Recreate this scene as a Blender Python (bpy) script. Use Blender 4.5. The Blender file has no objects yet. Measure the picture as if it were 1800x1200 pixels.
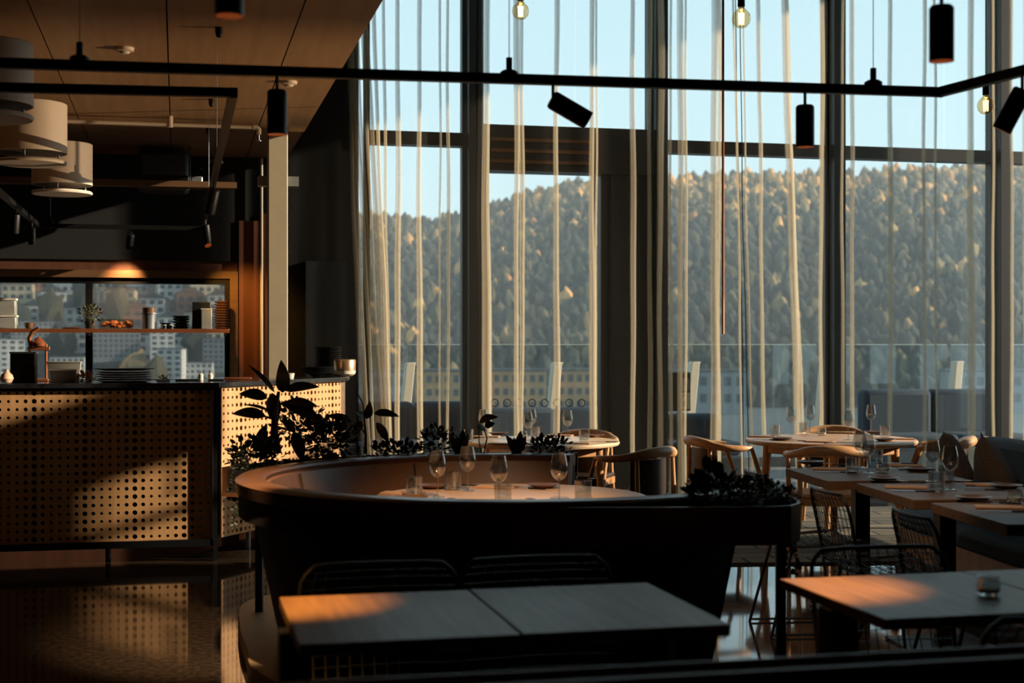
import bpy, bmesh, math, random
from mathutils import Vector, Matrix
sc = bpy.context.scene
COL = sc.collection
PI = math.pi
# ------------------------------------------------------------------ camera, world, sun, exposure
H = 1.45            # eye height
F = 2550.0          # focal length in pixels of the 1800 px wide frame
TH = math.radians(13.0)
CS, SN = math.cos(TH), math.sin(TH)
cam_d = bpy.data.cameras.new('camera')
cam = bpy.data.objects.new('camera', cam_d); COL.objects.link(cam)
cam.location = (0, 0, H); cam.rotation_euler = (PI/2, 0, -TH)
cam_d.sensor_width = 36; cam_d.lens = F/1800*36; cam_d.shift_y = 6/1800
cam_d.clip_end = 6000; cam_d.clip_start = .05
cam_d.dof.use_dof = True; cam_d.dof.focus_distance = 9.0; cam_d.dof.aperture_fstop = 2.9
sc.camera = cam
sc.view_settings.view_transform = 'Standard'; sc.view_settings.look = 'None'
sc.view_settings.exposure = 0.0; sc.view_settings.gamma = 1.0
sc.cycles.max_bounces = 10; sc.cycles.transparent_max_bounces = 40
sc.cycles.diffuse_bounces = 4; sc.cycles.sample_clamp_indirect = 3.0
sc.cycles.use_denoising = True
w = bpy.data.worlds.new('sky'); sc.world = w; w.use_nodes = True
nt = w.node_tree; nt.nodes.clear()
tc = nt.nodes.new('ShaderNodeTexCoord'); sx = nt.nodes.new('ShaderNodeSeparateXYZ')
rp = nt.nodes.new('ShaderNodeValToRGB'); bg = nt.nodes.new('ShaderNodeBackground'); wo = nt.nodes.new('ShaderNodeOutputWorld')
nt.links.new(tc.outputs['Generated'], sx.inputs[0]); nt.links.new(sx.outputs[2], rp.inputs[0])
nt.links.new(rp.outputs[0], bg.inputs[0]); nt.links.new(bg.outputs[0], wo.inputs[0])
e = rp.color_ramp.elements
e[0].position = 0.0; e[0].color = (.60, .72, .75, 1)
e[1].position = .9; e[1].color = (.22, .34, .44, 1)
k = rp.color_ramp.elements.new(.12); k.color = (.50, .68, .75, 1)
bg.inputs[1].default_value = 1.6
SUN_E, SUN_A = math.radians(16.5), math.radians(15.0)
sd = bpy.data.lights.new('sun', 'SUN'); so = bpy.data.objects.new('sun', sd); COL.objects.link(so)
sd.energy = 7.5; sd.color = (1.0, .82, .61); sd.angle = math.radians(.6)
dv = Vector((-math.cos(SUN_E)*math.cos(SUN_A), math.cos(SUN_E)*math.sin(SUN_A), -math.sin(SUN_E)))
so.rotation_euler = dv.to_track_quat('-Z', 'Y').to_euler(); so.location = (30, -5, 12)
def light(kind, name, loc, target, power, color=(1,.55,.25), **kw):
    d = bpy.data.lights.new(name, kind); o = bpy.data.objects.new(name, d); COL.objects.link(o)
    d.energy = power; d.color = color
    for a, b in kw.items(): setattr(d, a, b)
    o.location = loc; v = Vector(target)-Vector(loc)
    o.rotation_euler = v.to_track_quat('-Z', 'Y').to_euler()
    return o

# ------------------------------------------------------------------ helpers
def W(xs, z): return (xs*CS+z*SN, z*CS-xs*SN)
def FP(px, py, h):                       # point at height h seen at (px, py)
    z = (H-h)*F/(py-606.0); x, y = W((px-900)*z/F, z); return Vector((x, y, h))
def FZ(px, py, z):                       # point at depth z
    x, y = W((px-900)*z/F, z); return Vector((x, y, H-(py-606.0)*z/F))
def WX(px, D=13.1):                      # X on a plane Y = D
    return D*math.tan(TH+math.atan((px-900)/F))
def HT(px, py, D=13.1):
    X = WX(px, D); z = X*SN+D*CS; return H-(py-606.0)*z/F
class MB:
    def __init__(s): s.v = []; s.f = []; s.m = []; s.mi = 0
    def add(s, vs, fs, M=None):
        b = len(s.v)
        for p in vs:
            p = Vector(p)
            if M is not None: p = M @ p
            s.v.append(tuple(p))
        for f in fs: s.f.append([b+i for i in f]); s.m.append(s.mi)
        return s
    def box(s, x0, x1, y0, y1, z0, z1, M=None):
        return s.add([(x0,y0,z0),(x1,y0,z0),(x1,y1,z0),(x0,y1,z0),(x0,y0,z1),(x1,y0,z1),(x1,y1,z1),(x0,y1,z1)],
              [(0,3,2,1),(4,5,6,7),(0,1,5,4),(1,2,6,5),(2,3,7,6),(3,0,4,7)], M)
    def tube(s, pts, r, seg=8, closed=False, cap=True):
        pts = [Vector(p) for p in pts]; n = len(pts); rr = r if isinstance(r, (list, tuple)) else [r]*n
        vs, fs = [], []; nrm = None
        for i, p in enumerate(pts):
            a = pts[(i-1) % n] if (closed or i > 0) else p
            b = pts[(i+1) % n] if (closed or i < n-1) else p
            t = (b-a)
            t = t.normalized() if t.length > 1e-9 else Vector((0,0,1))
            if nrm is None:
                nrm = t.orthogonal().normalized()
            else:
                nrm = nrm - t*nrm.dot(t)
                nrm = nrm.normalized() if nrm.length > 1e-6 else t.orthogonal().normalized()
            bn = t.cross(nrm)
            for k in range(seg):
                a2 = 2*PI*k/seg; vs.append(p+(nrm*math.cos(a2)+bn*math.sin(a2))*rr[i])
        m = n if closed else n-1
        for i in range(m):
            j = (i+1) % n
            for k in range(seg):
                l = (k+1) % seg; fs.append((i*seg+k, i*seg+l, j*seg+l, j*seg+k))
        if not closed and cap:
            fs.append(tuple(reversed(range(seg)))); fs.append(tuple((n-1)*seg+k for k in range(seg)))
        return s.add(vs, fs)
    def lathe(s, prof, seg=24, c=(0,0,0), M=None, sy=1.0):
        vs, fs = [], []; n = len(prof)
        for r, z in prof:
            for k in range(seg):
                a = 2*PI*k/seg; vs.append((c[0]+r*math.cos(a), c[1]+sy*r*math.sin(a), c[2]+z))
        for i in range(n-1):
            for k in range(seg):
                l = (k+1) % seg; fs.append((i*seg+k, i*seg+l, (i+1)*seg+l, (i+1)*seg+k))
        if prof[0][0] > 1e-5: fs.append(tuple(reversed(range(seg))))
        if prof[-1][0] > 1e-5: fs.append(tuple((n-1)*seg+k for k in range(seg)))
        return s.add(vs, fs, M)
    def cyl(s, p0, p1, r0, r1=None, seg=16):
        return s.tube([p0, p1], [r0, r0 if r1 is None else r1], seg)
    def sweep(s, prof, a0, a1, n, closed=True):     # closed (r, z) profile swept about the z axis
        m = len(prof); vs, fs = [], []
        for i in range(n+1):
            a = a0+(a1-a0)*i/n
            for r, z in prof: vs.append((r*math.cos(a), r*math.sin(a), z))
        for i in range(n):
            for k in range(m):
                l = (k+1) % m; fs.append((i*m+k, (i+1)*m+k, (i+1)*m+l, i*m+l))
        fs.append(tuple(range(m))); fs.append(tuple(reversed([n*m+k for k in range(m)])))
        return s.add(vs, fs)
    def prism(s, pts, z0, z1, M=None):
        n = len(pts); vs = [(p[0], p[1], z0) for p in pts]+[(p[0], p[1], z1) for p in pts]
        fs = [tuple(reversed(range(n))), tuple(range(n, 2*n))]
        for k in range(n): l = (k+1) % n; fs.append((k, l, n+l, n+k))
        return s.add(vs, fs, M)
    def build(s, name, mat, parent=None, bevel=0, smooth=True, loc=None):
        me = bpy.data.meshes.new(name); me.from_pydata(s.v, [], s.f)
        for m in (mat if isinstance(mat, (list, tuple)) else [mat]): me.materials.append(m)
        if any(s.m): me.polygons.foreach_set('material_index', s.m)
        bm = bmesh.new(); bm.from_mesh(me); bmesh.ops.recalc_face_normals(bm, faces=bm.faces); bm.to_mesh(me); bm.free()
        if smooth:
            me.polygons.foreach_set('use_smooth', [True]*len(me.polygons)); me.set_sharp_from_angle(angle=math.radians(38))
        me.update()
        o = bpy.data.objects.new(name, me); COL.objects.link(o)
        if parent is not None: o.parent = parent
        if loc is not None: o.location = loc
        if bevel:
            b = o.modifiers.new('bevel', 'BEVEL'); b.width = bevel; b.segments = 2; b.limit_method = 'ANGLE'; b.angle_limit = math.radians(40)
        return o
def tag(o, label=None, cat=None, group=None, kind=None):
    if label: o['label'] = label
    if cat: o['category'] = cat
    if group: o['group'] = group
    if kind: o['kind'] = kind
    return o
def empty(name, loc, rz=0, label=None, cat=None, group=None):
    o = bpy.data.objects.new(name, None); COL.objects.link(o); o.empty_display_size = .1
    o.location = loc; o.rotation_euler = (0, 0, rz)
    return tag(o, label, cat, group)
def kids(o): return list(KIDS.get(o.name, ())) if False else [c for c in o.children]
def copy_tree(o, parent=None):
    c = o.copy(); COL.objects.link(c)
    if parent is not None: c.parent = parent
    for ch in list(o.children): copy_tree(ch, c)
    return c
def clone(proto, first, loc, rz, label, group=None, rot=None):
    o = proto if first else copy_tree(proto)
    o.location = loc; o.rotation_euler = rot or (0, 0, rz); o['label'] = label
    if group: o['group'] = group
    return o
def lin(c): return tuple((x/255/12.92 if x <= 10 else ((x/255+.055)/1.055)**2.4) for x in c)
# ------------------------------------------------------------------ materials
def newmat(name):
    m = bpy.data.materials.new(name); m.use_nodes = True; nt = m.node_tree
    return m, nt, nt.nodes['Principled BSDF'], nt.nodes['Material Output']
def mat(name, col, rough=.6, metal=0.0, spec=.5, var=.12, scale=8, stretch=(1,1,1), bump=0.0, sss=0, coat=0, emit=None, es=0):
    m, nt, b, out = newmat(name)
    c = lin(col); b.inputs['Roughness'].default_value = rough; b.inputs['Metallic'].default_value = metal
    b.inputs['Specular IOR Level'].default_value = spec; b.inputs['Coat Weight'].default_value = coat
    tc = nt.nodes.new('ShaderNodeTexCoord'); mp = nt.nodes.new('ShaderNodeMapping'); mp.inputs['Scale'].default_value = stretch
    nz = nt.nodes.new('ShaderNodeTexNoise'); nz.inputs['Scale'].default_value = scale; nz.inputs['Detail'].default_value = 5
    rp = nt.nodes.new('ShaderNodeValToRGB'); L = nt.links.new
    L(tc.outputs['Object'], mp.inputs[0]); L(mp.outputs[0], nz.inputs[0]); L(nz.outputs[0], rp.inputs[0])
    rp.color_ramp.elements[0].position = .3; rp.color_ramp.elements[1].position = .7
    rp.color_ramp.elements[0].color = tuple(x*(1-var) for x in c)+(1,)
    rp.color_ramp.elements[1].color = tuple(min(1, x*(1+var)) for x in c)+(1,)
    L(rp.outputs[0], b.inputs['Base Color'])
    if bump:
        bp = nt.nodes.new('ShaderNodeBump'); bp.inputs['Strength'].default_value = bump; bp.inputs['Distance'].default_value = .01
        L(nz.outputs[0], bp.inputs['Height']); L(bp.outputs[0], b.inputs['Normal'])
    if emit: b.inputs['Emission Color'].default_value = lin(emit)+(1,); b.inputs['Emission Strength'].default_value = es
    return m
def wood(name, col, rough=.45, axis=0, var=.28, scale=14, coat=0):
    st = [1, 1, 1]; st[axis] = .06
    return mat(name, col, rough, var=var, scale=scale, stretch=tuple(x*3 for x in st), bump=.08, coat=coat)
def glassmat(name, tint=(1,1,1), ior=1.5, rough=0.0, base=0.0):
    m, nt, b, out = newmat(name); nt.nodes.remove(b); L = nt.links.new
    tr = nt.nodes.new('ShaderNodeBsdfTransparent'); tr.inputs[0].default_value = tint+(1,)
    gl = nt.nodes.new('ShaderNodeBsdfGlossy'); gl.inputs['Roughness'].default_value = rough
    fr = nt.nodes.new('ShaderNodeFresnel'); ge = nt.nodes.new('ShaderNodeNewGeometry'); mi = nt.nodes.new('ShaderNodeMapRange')
    mi.inputs[3].default_value = ior; mi.inputs[4].default_value = 1/ior; L(ge.outputs['Backfacing'], mi.inputs[0]); L(mi.outputs[0], fr.inputs[0])
    mx = nt.nodes.new('ShaderNodeMixShader')
    if base:
        ad = nt.nodes.new('ShaderNodeMath'); ad.operation = 'ADD'; ad.inputs[1].default_value = base; ad.use_clamp = True
        L(fr.outputs[0], ad.inputs[0]); L(ad.outputs[0], mx.inputs[0])
    else: L(fr.outputs[0], mx.inputs[0])
    L(tr.outputs[0], mx.inputs[1]); L(gl.outputs[0], mx.inputs[2]); L(mx.outputs[0], out.inputs[0])
    return m
def sheer(name, col, opac, transl=.5):
    m, nt, b, out = newmat(name); nt.nodes.remove(b); L = nt.links.new
    tr = nt.nodes.new('ShaderNodeBsdfTransparent'); df = nt.nodes.new('ShaderNodeBsdfDiffuse'); tl = nt.nodes.new('ShaderNodeBsdfTranslucent')
    df.inputs[0].default_value = lin(col)+(1,); tl.inputs[0].default_value = lin(col)+(1,)
    m1 = nt.nodes.new('ShaderNodeMixShader'); m1.inputs[0].default_value = transl
    L(df.outputs[0], m1.inputs[1]); L(tl.outputs[0], m1.inputs[2])
    tc = nt.nodes.new('ShaderNodeTexCoord'); mp = nt.nodes.new('ShaderNodeMapping'); mp.inputs['Scale'].default_value = (60, 60, 900)
    nz = nt.nodes.new('ShaderNodeTexNoise'); nz.inputs['Scale'].default_value = 1.0; nz.inputs['Detail'].default_value = 3
    mr = nt.nodes.new('ShaderNodeMapRange'); mr.inputs[1].default_value = .3; mr.inputs[2].default_value = .7
    mr.inputs[3].default_value = opac*.82; mr.inputs[4].default_value = min(1, opac*1.18)
    L(tc.outputs['Object'], mp.inputs[0]); L(mp.outputs[0], nz.inputs[0]); L(nz.outputs[0], mr.inputs[0])
    m2 = nt.nodes.new('ShaderNodeMixShader'); L(mr.outputs[0], m2.inputs[0])
    L(tr.outputs[0], m2.inputs[1]); L(m1.outputs[0], m2.inputs[2]); L(m2.outputs[0], out.inputs[0])
    return m
def dotscreen(name, col, pitch, rad):
    m, nt, b, out = newmat(name); L = nt.links.new
    b.inputs['Base Color'].default_value = lin(col)+(1,); b.inputs['Roughness'].default_value = .5
    tc = nt.nodes.new('ShaderNodeTexCoord'); vo = nt.nodes.new('ShaderNodeTexVoronoi'); vo.inputs['Scale'].default_value = 1/pitch
    vo.inputs['Randomness'].default_value = 0.0
    mt = nt.nodes.new('ShaderNodeMath'); mt.operation = 'GREATER_THAN'; mt.inputs[1].default_value = rad
    vo.voronoi_dimensions = '3D'
    tr = nt.nodes.new('ShaderNodeBsdfTransparent'); mx = nt.nodes.new('ShaderNodeMixShader')
    L(tc.outputs['Object'], vo.inputs[0]); L(vo.outputs['Distance'], mt.inputs[0]); L(mt.outputs[0], mx.inputs[0])
    L(tr.outputs[0], mx.inputs[1]); L(b.outputs[0], mx.inputs[2]); L(mx.outputs[0], out.inputs[0])
    return m
M = {}
M['black'] = mat('black_metal', (16,17,17), .45, spec=.3)
M['wire'] = mat('black_wire', (13,13,13), .5)
M['dark_frame'] = mat('dark_window_frame', (21,21,22), .45)
M['alu'] = mat('grey_metal', (150,155,158), .35, metal=.6)
M['wall_dark'] = mat('dark_painted_wall', (20,20,19), .8, var=.1)
M['wall_brown'] = wood('brown_panel', (92,54,32), .6, 2, .2, 5)
M['white_paint'] = mat('white_paint', (215,208,190), .6, var=.05)
M['ceil'] = wood('ceiling_wood', (176,140,98), .55, 1, .12, 6)
M['perf'] = wood('oak_veneer', (205,156,104), .5, 2, .12, 10)
M['stone'] = mat('dark_marble', (38,38,40), .15, var=.6, scale=12)
M['oak'] = wood('oiled_oak', (212,162,112), .38, 0, .18, 9)
M['oakleg'] = wood('oiled_oak_leg', (190,138,88), .4, 2, .18, 9)
M['tbl_dark'] = wood('brown_table_top', (106,77,54), .5, 0, .22, 10); M['tbl_dark'].node_tree.nodes['Principled BSDF'].inputs['Specular IOR Level'].default_value = .1
M['tbl_grey'] = wood('weathered_table_top', (128,100,82), .42, 1, .3, 12); M['tbl_grey'].node_tree.nodes['Principled BSDF'].inputs['Specular IOR Level'].default_value = .2
M['pale_top'] = mat('pale_table_top', (216,172,130), .35, var=.04)
M['leather'] = mat('brown_leather', (116,78,48), .42, var=.1, scale=20, bump=.05)
M['leather_dk'] = mat('dark_leather', (58,44,34), .4, var=.15, scale=16, bump=.08)
M['rim'] = wood('walnut_rim', (100,64,40), .3, 0, .15, 8)
M['outer'] = mat('dark_upholstery', (50,37,28), .75, var=.2, scale=12)
M['plinth'] = mat('beige_plinth', (205,170,120), .6, var=.05)
M['navy'] = mat('blue_grey_fabric', (52,66,80), .9, var=.12, scale=60, bump=.1)
M['cushion'] = mat('brown_cushion', (74,58,46), .95, var=.2, scale=70, bump=.1)
M['glass'] = glassmat('drinking_glass', (.90,.92,.92), 1.65, .03, .10)
M['pane'] = glassmat('window_glass', (.94,.97,.97), 1.3)
M['water'] = glassmat('water_surface', (.95,.97,.97), 1.33)
M['plate'] = mat('brown_stoneware', (110,76,50), .35, var=.1)
M['napkin'] = mat('beige_napkin', (205,160,122), .9, var=.05, scale=50)
M['steel'] = mat('cutlery_steel', (150,155,160), .25, metal=1)
M['copper'] = mat('copper', (158,94,58), .38, metal=.45)
M['lamp_white'] = mat('white_lamp_metal', (222,210,188), .55, var=.03)
M['leaf'] = mat('dark_green_leaf', (34,40,24), .45, var=.45, scale=30)
M['leaf2'] = mat('olive_leaf', (92,92,62), .5, var=.35, scale=30)
M['soil'] = mat('potting_soil', (30,22,16), .95, var=.4, scale=60, bump=.5)
M['stem'] = mat('plant_stem', (72,66,40), .6)
M['pot'] = mat('grey_pot', (90,84,78), .7)
M['plastic'] = mat('translucent_plastic', (150,150,140), .35)
M['blackware'] = mat('black_stoneware', (22,22,24), .4)
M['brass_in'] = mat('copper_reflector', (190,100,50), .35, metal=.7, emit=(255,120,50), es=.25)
M['curtain'] = sheer('sheer_curtain', (228,220,200), .05, .35); M['pleat'] = sheer('gathered_curtain', (234,224,200), .23, .30)
M['concrete'] = mat('terrace_paving', (110,110,108), .8, var=.15, scale=3)
# ------------------------------------------------------------------ the room
D = 13.1
CEIL = 3.10; TOP = 6.2; XL, XR, YB = -5.5, 10.5, -2.5
def struct(name, mb, m, parent=None, **kw):
    o = mb.build(name, m, parent, **kw)
    if parent is None: o['kind'] = 'structure'
    return o
# polished floor
fm, fnt, fb, fo = newmat('polished_floor')
_tc = fnt.nodes.new('ShaderNodeTexCoord'); _n = fnt.nodes.new('ShaderNodeTexNoise'); _n.inputs['Scale'].default_value = 30; _n.inputs['Detail'].default_value = 8
_r = fnt.nodes.new('ShaderNodeValToRGB'); _r.color_ramp.elements[0].color = lin((42,34,26))+(1,); _r.color_ramp.elements[1].color = lin((74,60,46))+(1,)
_r.color_ramp.elements[0].position = .35; _r.color_ramp.elements[1].position = .65
fnt.links.new(_tc.outputs['Object'], _n.inputs[0]); fnt.links.new(_n.outputs[0], _r.inputs[0]); fnt.links.new(_r.outputs[0], fb.inputs['Base Color'])
fb.inputs['Roughness'].default_value = .055; fb.inputs['Specular IOR Level'].default_value = .7
struct('floor', MB().box(XL, XR, YB, D+.3, -.2, 0), fm)
M['wall_dim'] = mat('dark_plaster', (64,60,54), .85, var=.08)
struct('wall_left', MB().box(XL-.2, XL, YB, D+.3, 0, TOP), M['wall_dim'])
struct('wall_rear', MB().box(XL-.2, XR+.2, YB-.2, YB, 0, TOP), M['wall_dim'])
# right wall: unseen, its openings shaped to place the low sun's patches indoors
def wall_with_holes(a0, a1, z0, z1, holes, put):
    ys = sorted({a0, a1, *[h[0] for h in holes], *[h[1] for h in holes]})
    zs = sorted({z0, z1, *[h[2] for h in holes], *[h[3] for h in holes]})
    for i in range(len(ys)-1):
        for j in range(len(zs)-1):
            cy, cz = (ys[i]+ys[i+1])/2, (zs[j]+zs[j+1])/2
            if any(h[0] < cy < h[1] and h[2] < cz < h[3] for h in holes): continue
            put(ys[i], ys[i+1], zs[j], zs[j+1])
RH = [(7.28, 9.0, 3.58, 6.1), (7.9, 9.0, 1.9, 3.52), (7.1, 7.9, 2.6, 3.16), (9.08, 10.9, .1, 6.1), (10.98, 11.48, .1, 6.1), (11.84, 12.95, .1, 6.1), (8.0, 9.0, .3, 1.9),
      (7.02, 7.28, 3.60, 3.92), (7.02, 7.28, 3.1, 3.55), (6.6, 7.04, 4.52, 4.95)]
mb = MB(); wall_with_holes(YB, D+.3, 0, TOP, RH, lambda a, b, c, d: mb.box(XR, XR+.12, a, b, c, d)); struct('wall_right', mb, M['wall_dim'])
# the lower ceiling on the left and the high ceiling on the right
mb = MB(); js = [-5.5, -4.6, -3.95, -3.3, -2.65, -2.0, -1.35, -.70, -.05, .60, .96]
g = .004
for i in range(len(js)-1):
    ys = [YB, .6, 2.9, 5.2, 7.35, 9.4, 11.32]
    for j in range(len(ys)-1):
        mb.box(js[i]+g, js[i+1]-(g if i < len(js)-2 else 0), ys[j]+.0015, ys[j+1]-.0015, CEIL, CEIL+.02)
struct('ceiling', mb, M['ceil'])
M['ceil_shade'] = wood('ceiling_wood_shaded', (104,76,52), .7, 1, .12, 6)  # same ceiling wood, darkened in colour to paint the shade at the rear
mb = MB()
for i in range(len(js)-1): mb.box(js[i]+g, js[i+1]-g, 11.32, D, CEIL+.012, CEIL+.03)
struct('ceiling_rear_strip', mb, M['ceil_shade'])
struct('trim_1', MB().box(XL, .96, YB, D, CEIL+.021, CEIL+.34).box(.94, .965, YB, D, CEIL+.02, CEIL+.34), M['wall_dark'])
struct('ceiling_high', MB().box(XL, XR+.12, YB, D+.3, TOP, TOP+.1), M['wall_dark'])
struct('wall_upper', MB().box(.7, .93, YB, 6.0, CEIL+.34, TOP), M['wall_dim'])
# kitchen wall on the facade line, with its window
KX0, KX1, KZ0, KZ1 = -3.4, .455, 1.12, 2.035
mb = MB(); wall_with_holes(XL, .52, 0, TOP, [(KX0, KX1, KZ0, KZ1)], lambda a, b, c, d: mb.box(a, b, D, D+.25, c, d))
struct('wall_kitchen', mb, M['wall_brown'])
struct('wall_upper_kitchen', MB().box(XL, .965, D-.02, D-.001, 2.19, CEIL), M['wall_dark'])
struct('wall_corner', MB().box(.52, 1.60, D-.001, D+.25, 0, TOP), M['wall_dark'])
M['brown_red'] = wood('reddish_wood_panel', (108,62,38), .55, 2, .2, 5)
struct('trim_2', MB().box(.535, .72, D-.04, D-.002, 0, 2.55), M['brown_red'])
struct('trim_3', MB().box(.74, .83, D-.05, D-.002, 0, 2.62), M['brown_red'])
struct('trim_4', MB().cyl((.73, D-.07, .9), (.73, D-.07, CEIL), .012), M['white_paint'])
struct('door_2', MB().box(1.12, 1.5, D-.05, D-.002, 0, 2.2), mat('dark_blue_door', (34,40,46), .5))
# kitchen window: wooden surround, dark frame, panes with a dotted screen
kf = struct('window_1', MB().box(KX0-.02, KX1-.045, D-.02, D+.06, KZ1-.05, KZ1).box(KX1-.045, KX1, D-.02, D+.06, KZ0, KZ1)
   .box(-.775, -.715, D-.02, D+.06, KZ0, KZ1-.05).box(-2.3, -2.24, D-.02, D+.06, KZ0, KZ1-.05).box(KX0, KX1-.045, D-.02, D+.06, KZ0, KZ0+.03), M['black'])
M['dots'] = dotscreen('dotted_screen', (30,34,38), .0105, .40)
for i, (a, b) in enumerate([(KX0, -2.3), (-2.24, -.775), (-.715, KX1-.045)]):
    MB().box(a, b, D+.02, D+.026, KZ0+.03, KZ1-.05).build('pane', M['pane'], kf)
    MB().add([(a, D+.015, KZ0+.03), (b, D+.015, KZ0+.03), (b, D+.015, KZ1-.05), (a, D+.015, KZ1-.05)], [(0,1,2,3)]).build('dotted_screen', M['dots'], kf)
M['frame_wood'] = wood('window_surround_wood', (112,80,50), .5, 0, .15, 8)
struct('trim_5', MB().box(KX0, KX1+.07, D-.05, D+.02, KZ1, KZ1+.065).box(KX1, KX1+.07, D-.05, D+.02, KZ0-.1, KZ1), M['frame_wood'])
# white column
struct('column', MB().box(-.075, .075, -.075, .075, 0, CEIL), mat('column_paint', (176,162,132), .6, var=.05), bevel=.008, loc=(*W((487.5-900)*11.15/F, 11.15), 0))
# glass facade
MX = [2.65, 4.44, 6.25, 8.04, 9.83]
TZ0, TZ1 = 3.27, 3.39
segs = [(1.60, 2.65), (2.65, 4.44), (4.44, 6.25), (6.25, 8.04), (8.04, 9.83), (9.83, XR)]
for i, (a, b) in enumerate(segs):
    a2, b2 = a+.07, b-.07
    fr = MB().box(a2-.02, a2+.03, D-.02, D+.08, .05, TOP).box(b2-.03, b2+.02, D-.02, D+.08, .05, TOP).box(a2, b2, D-.02, D+.08, .0, .06)
    if i != 1: fr.box(a2, b2, D-.06, D+.1, TZ0, TZ1)
    f = struct('window_%d' % (i+2), fr, M['dark_frame'])
    MB().box(a2+.03, b2-.03, D+.03, D+.042, (.06 if i != 1 else 3.47), TOP).build('pane', M['pane'], f) if i == 1 else \
        (MB().box(a2+.03, b2-.03, D+.03, D+.042, .06, TZ0).build('pane', M['pane'], f), MB().box(a2+.03, b2-.03, D+.03, D+.042, TZ1, TOP).build('pane', M['pane'], f))
mb_names = 6
for i, x in enumerate(MX):
    struct('trim_%d' % (i+6), MB().box(x-.06, x+.06, D-.14, D+.12, 0, TOP), M['dark_frame'], bevel=.004)
# terrace door in the second bay: header with air curtain, dark side panel, leaf with ring decals
dr = struct('door_1', MB().box(2.72, 2.80, D-.04, D+.08, 0, 3.05).box(3.87, 3.95, D-.04, D+.08, 0, 3.05).box(2.8, 3.87, D-.04, D+.08, 0, .10), M['dark_frame'])
MB().box(2.80, 3.87, D+.02, D+.032, .10, 3.05).build('pane', M['pane'], dr)
MB().box(3.80, 3.83, D-.02, D+.05, .1, 3.05).build('stile', M['alu'], dr)
MB().box(3.95, 4.40, D-.10, D+.10, 0, 3.05).build('side_panel', M['dark_frame'], dr)
MB().box(2.72, 4.40, D-.12, D+.14, 3.05, 3.47).build('header', M['dark_frame'], dr)
hv = MB()
for k in range(3): hv.box(2.8, 3.75, D-.135, D-.12, 3.12+.1*k, 3.15+.1*k)
hv.build('air_grille', M['tbl_dark'], dr)
for px in (870, 892, 914, 936, 958, 980, 1001, 1023, 1045):
    X = WX(px); Z = HT(px, 708)
    pts = [(X+.034*math.cos(a*PI/12), D+.012, Z+.034*math.sin(a*PI/12)) for a in range(24)]
    MB().tube(pts, .005, 6, True).build('ring_decal', M['black'], dr)

# ------------------------------------------------------------------ sheer curtains: real cloth with omega pleats
PLEAT = [(-.22, 0), (-.5, -.18), (-.95, -.45), (-.95, -.8), (-.5, -.97), (0, -1), (.5, -.97), (.95, -.8), (.95, -.45), (.6, -.3),
         (.8, -.5), (.78, -.74), (.4, -.88), (0, -.9), (-.4, -.88), (-.78, -.74), (-.8, -.5), (-.55, -.34),
         (-.62, -.55), (-.5, -.72), (0, -.8), (.5, -.72), (.62, -.55), (.4, -.2), (.22, 0)]
def curtain(px0, px1, folds, label, hem=None):
    """folds: (px, half width m, depth m, lean m over 3 m)"""
    Y0 = D-.42; x0, x1 = WX(px0, Y0), WX(px1, Y0)
    fl = sorted([(WX(p, Y0), hw, dp, ln) for p, hw, dp, ln in folds])
    rnd = random.Random(int(px0))
    ph = rnd.random()*6
    nz = 30; ZT = 5.6; rows = []; fold = []
    for j in range(nz+1):
        z = .03+(ZT-.03)*j/nz; row = []
        def flat(a, b, n=5):
            for q in range(n):
                x = a+(b-a)*q/n; row.append((x, Y0+.012*math.sin(x*9+ph)+.006*math.sin(x*23+ph+z*.3), z))
        def sh(ln, k): return ln*(1.5-z)/3+.006*math.sin(z*1.7+k*1.9)+.003*math.sin(z*4.1+k)
        last = x0+sh(fl[0][3] if fl else 0, 0)
        for k, (c, hw, dp, ln) in enumerate(fl):
            s_ = sh(ln, k); c2 = c+s_; n_ = hw*.22
            hw2 = hw*(1+.18*math.sin(z*1.3+k*2.2)); d2 = dp*(1+.15*math.sin(z*.9+k))
            flat(last, c2-n_)
            if j == 0: fold.append((len(row), len(row)+len(PLEAT)-1))
            for (u, v) in PLEAT: row.append((c2+u*hw2, Y0+v*d2, z))
            last = c2+n_
        end = x1+sh(fl[-1][3] if fl else 0, 9)
        flat(last, end, 6); row.append((end, Y0, z)); rows.append(row)
    m = len(rows[0]); vs = [p for r in rows for p in r]
    fs = [(j*m+i, j*m+i+1, (j+1)*m+i+1, (j+1)*m+i) for j in range(nz) for i in range(m-1)]
    mb = MB().add(vs, fs); mb.m = [1 if any(a <= i < b for a, b in fold) else 0 for j in range(nz) for i in range(m-1)]
    o = mb.build('curtain', [M['curtain'], M['pleat']])
    tag(o, label, 'curtain', 'sheer curtains along the glass facade')
    if hem is not None: MB().tube([r[hem] for r in rows], .0045, 6).build('hem', M['black'], o)
S_ = .016
curtain(624, 702, [(629,.018,.10,.10),(637,.02,.12,.14),(646,.016,.14,.16),(654,.02,.1,.16),(661,.014,.16,.16),(668,.018,.12,.14),(674,.018,.16,.1),(681,.012,.1,.05),(697,.022,.12,0)],
        'sheer curtain bunched tightly against the dark wall corner')
curtain(704, 838, [(735,.022,.10,0),(772,.01,.05,0),(786,.014,.07,0)], 'sheer curtain hanging left of the terrace door')
curtain(840, 1010, [(851,.035,.14,0),(905,.022,.10,0),(916,.02,.05,0),(975,.024,.10,0)], 'sheer curtain over the left half of the terrace door')
curtain(1012, 1168, [(1037,.024,.10,0),(1046,.008,.06,0),(1109,.022,.10,0),(1140,.02,.06,0),(1156,.024,.12,0)], 'sheer curtain over the right half of the terrace door')
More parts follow.
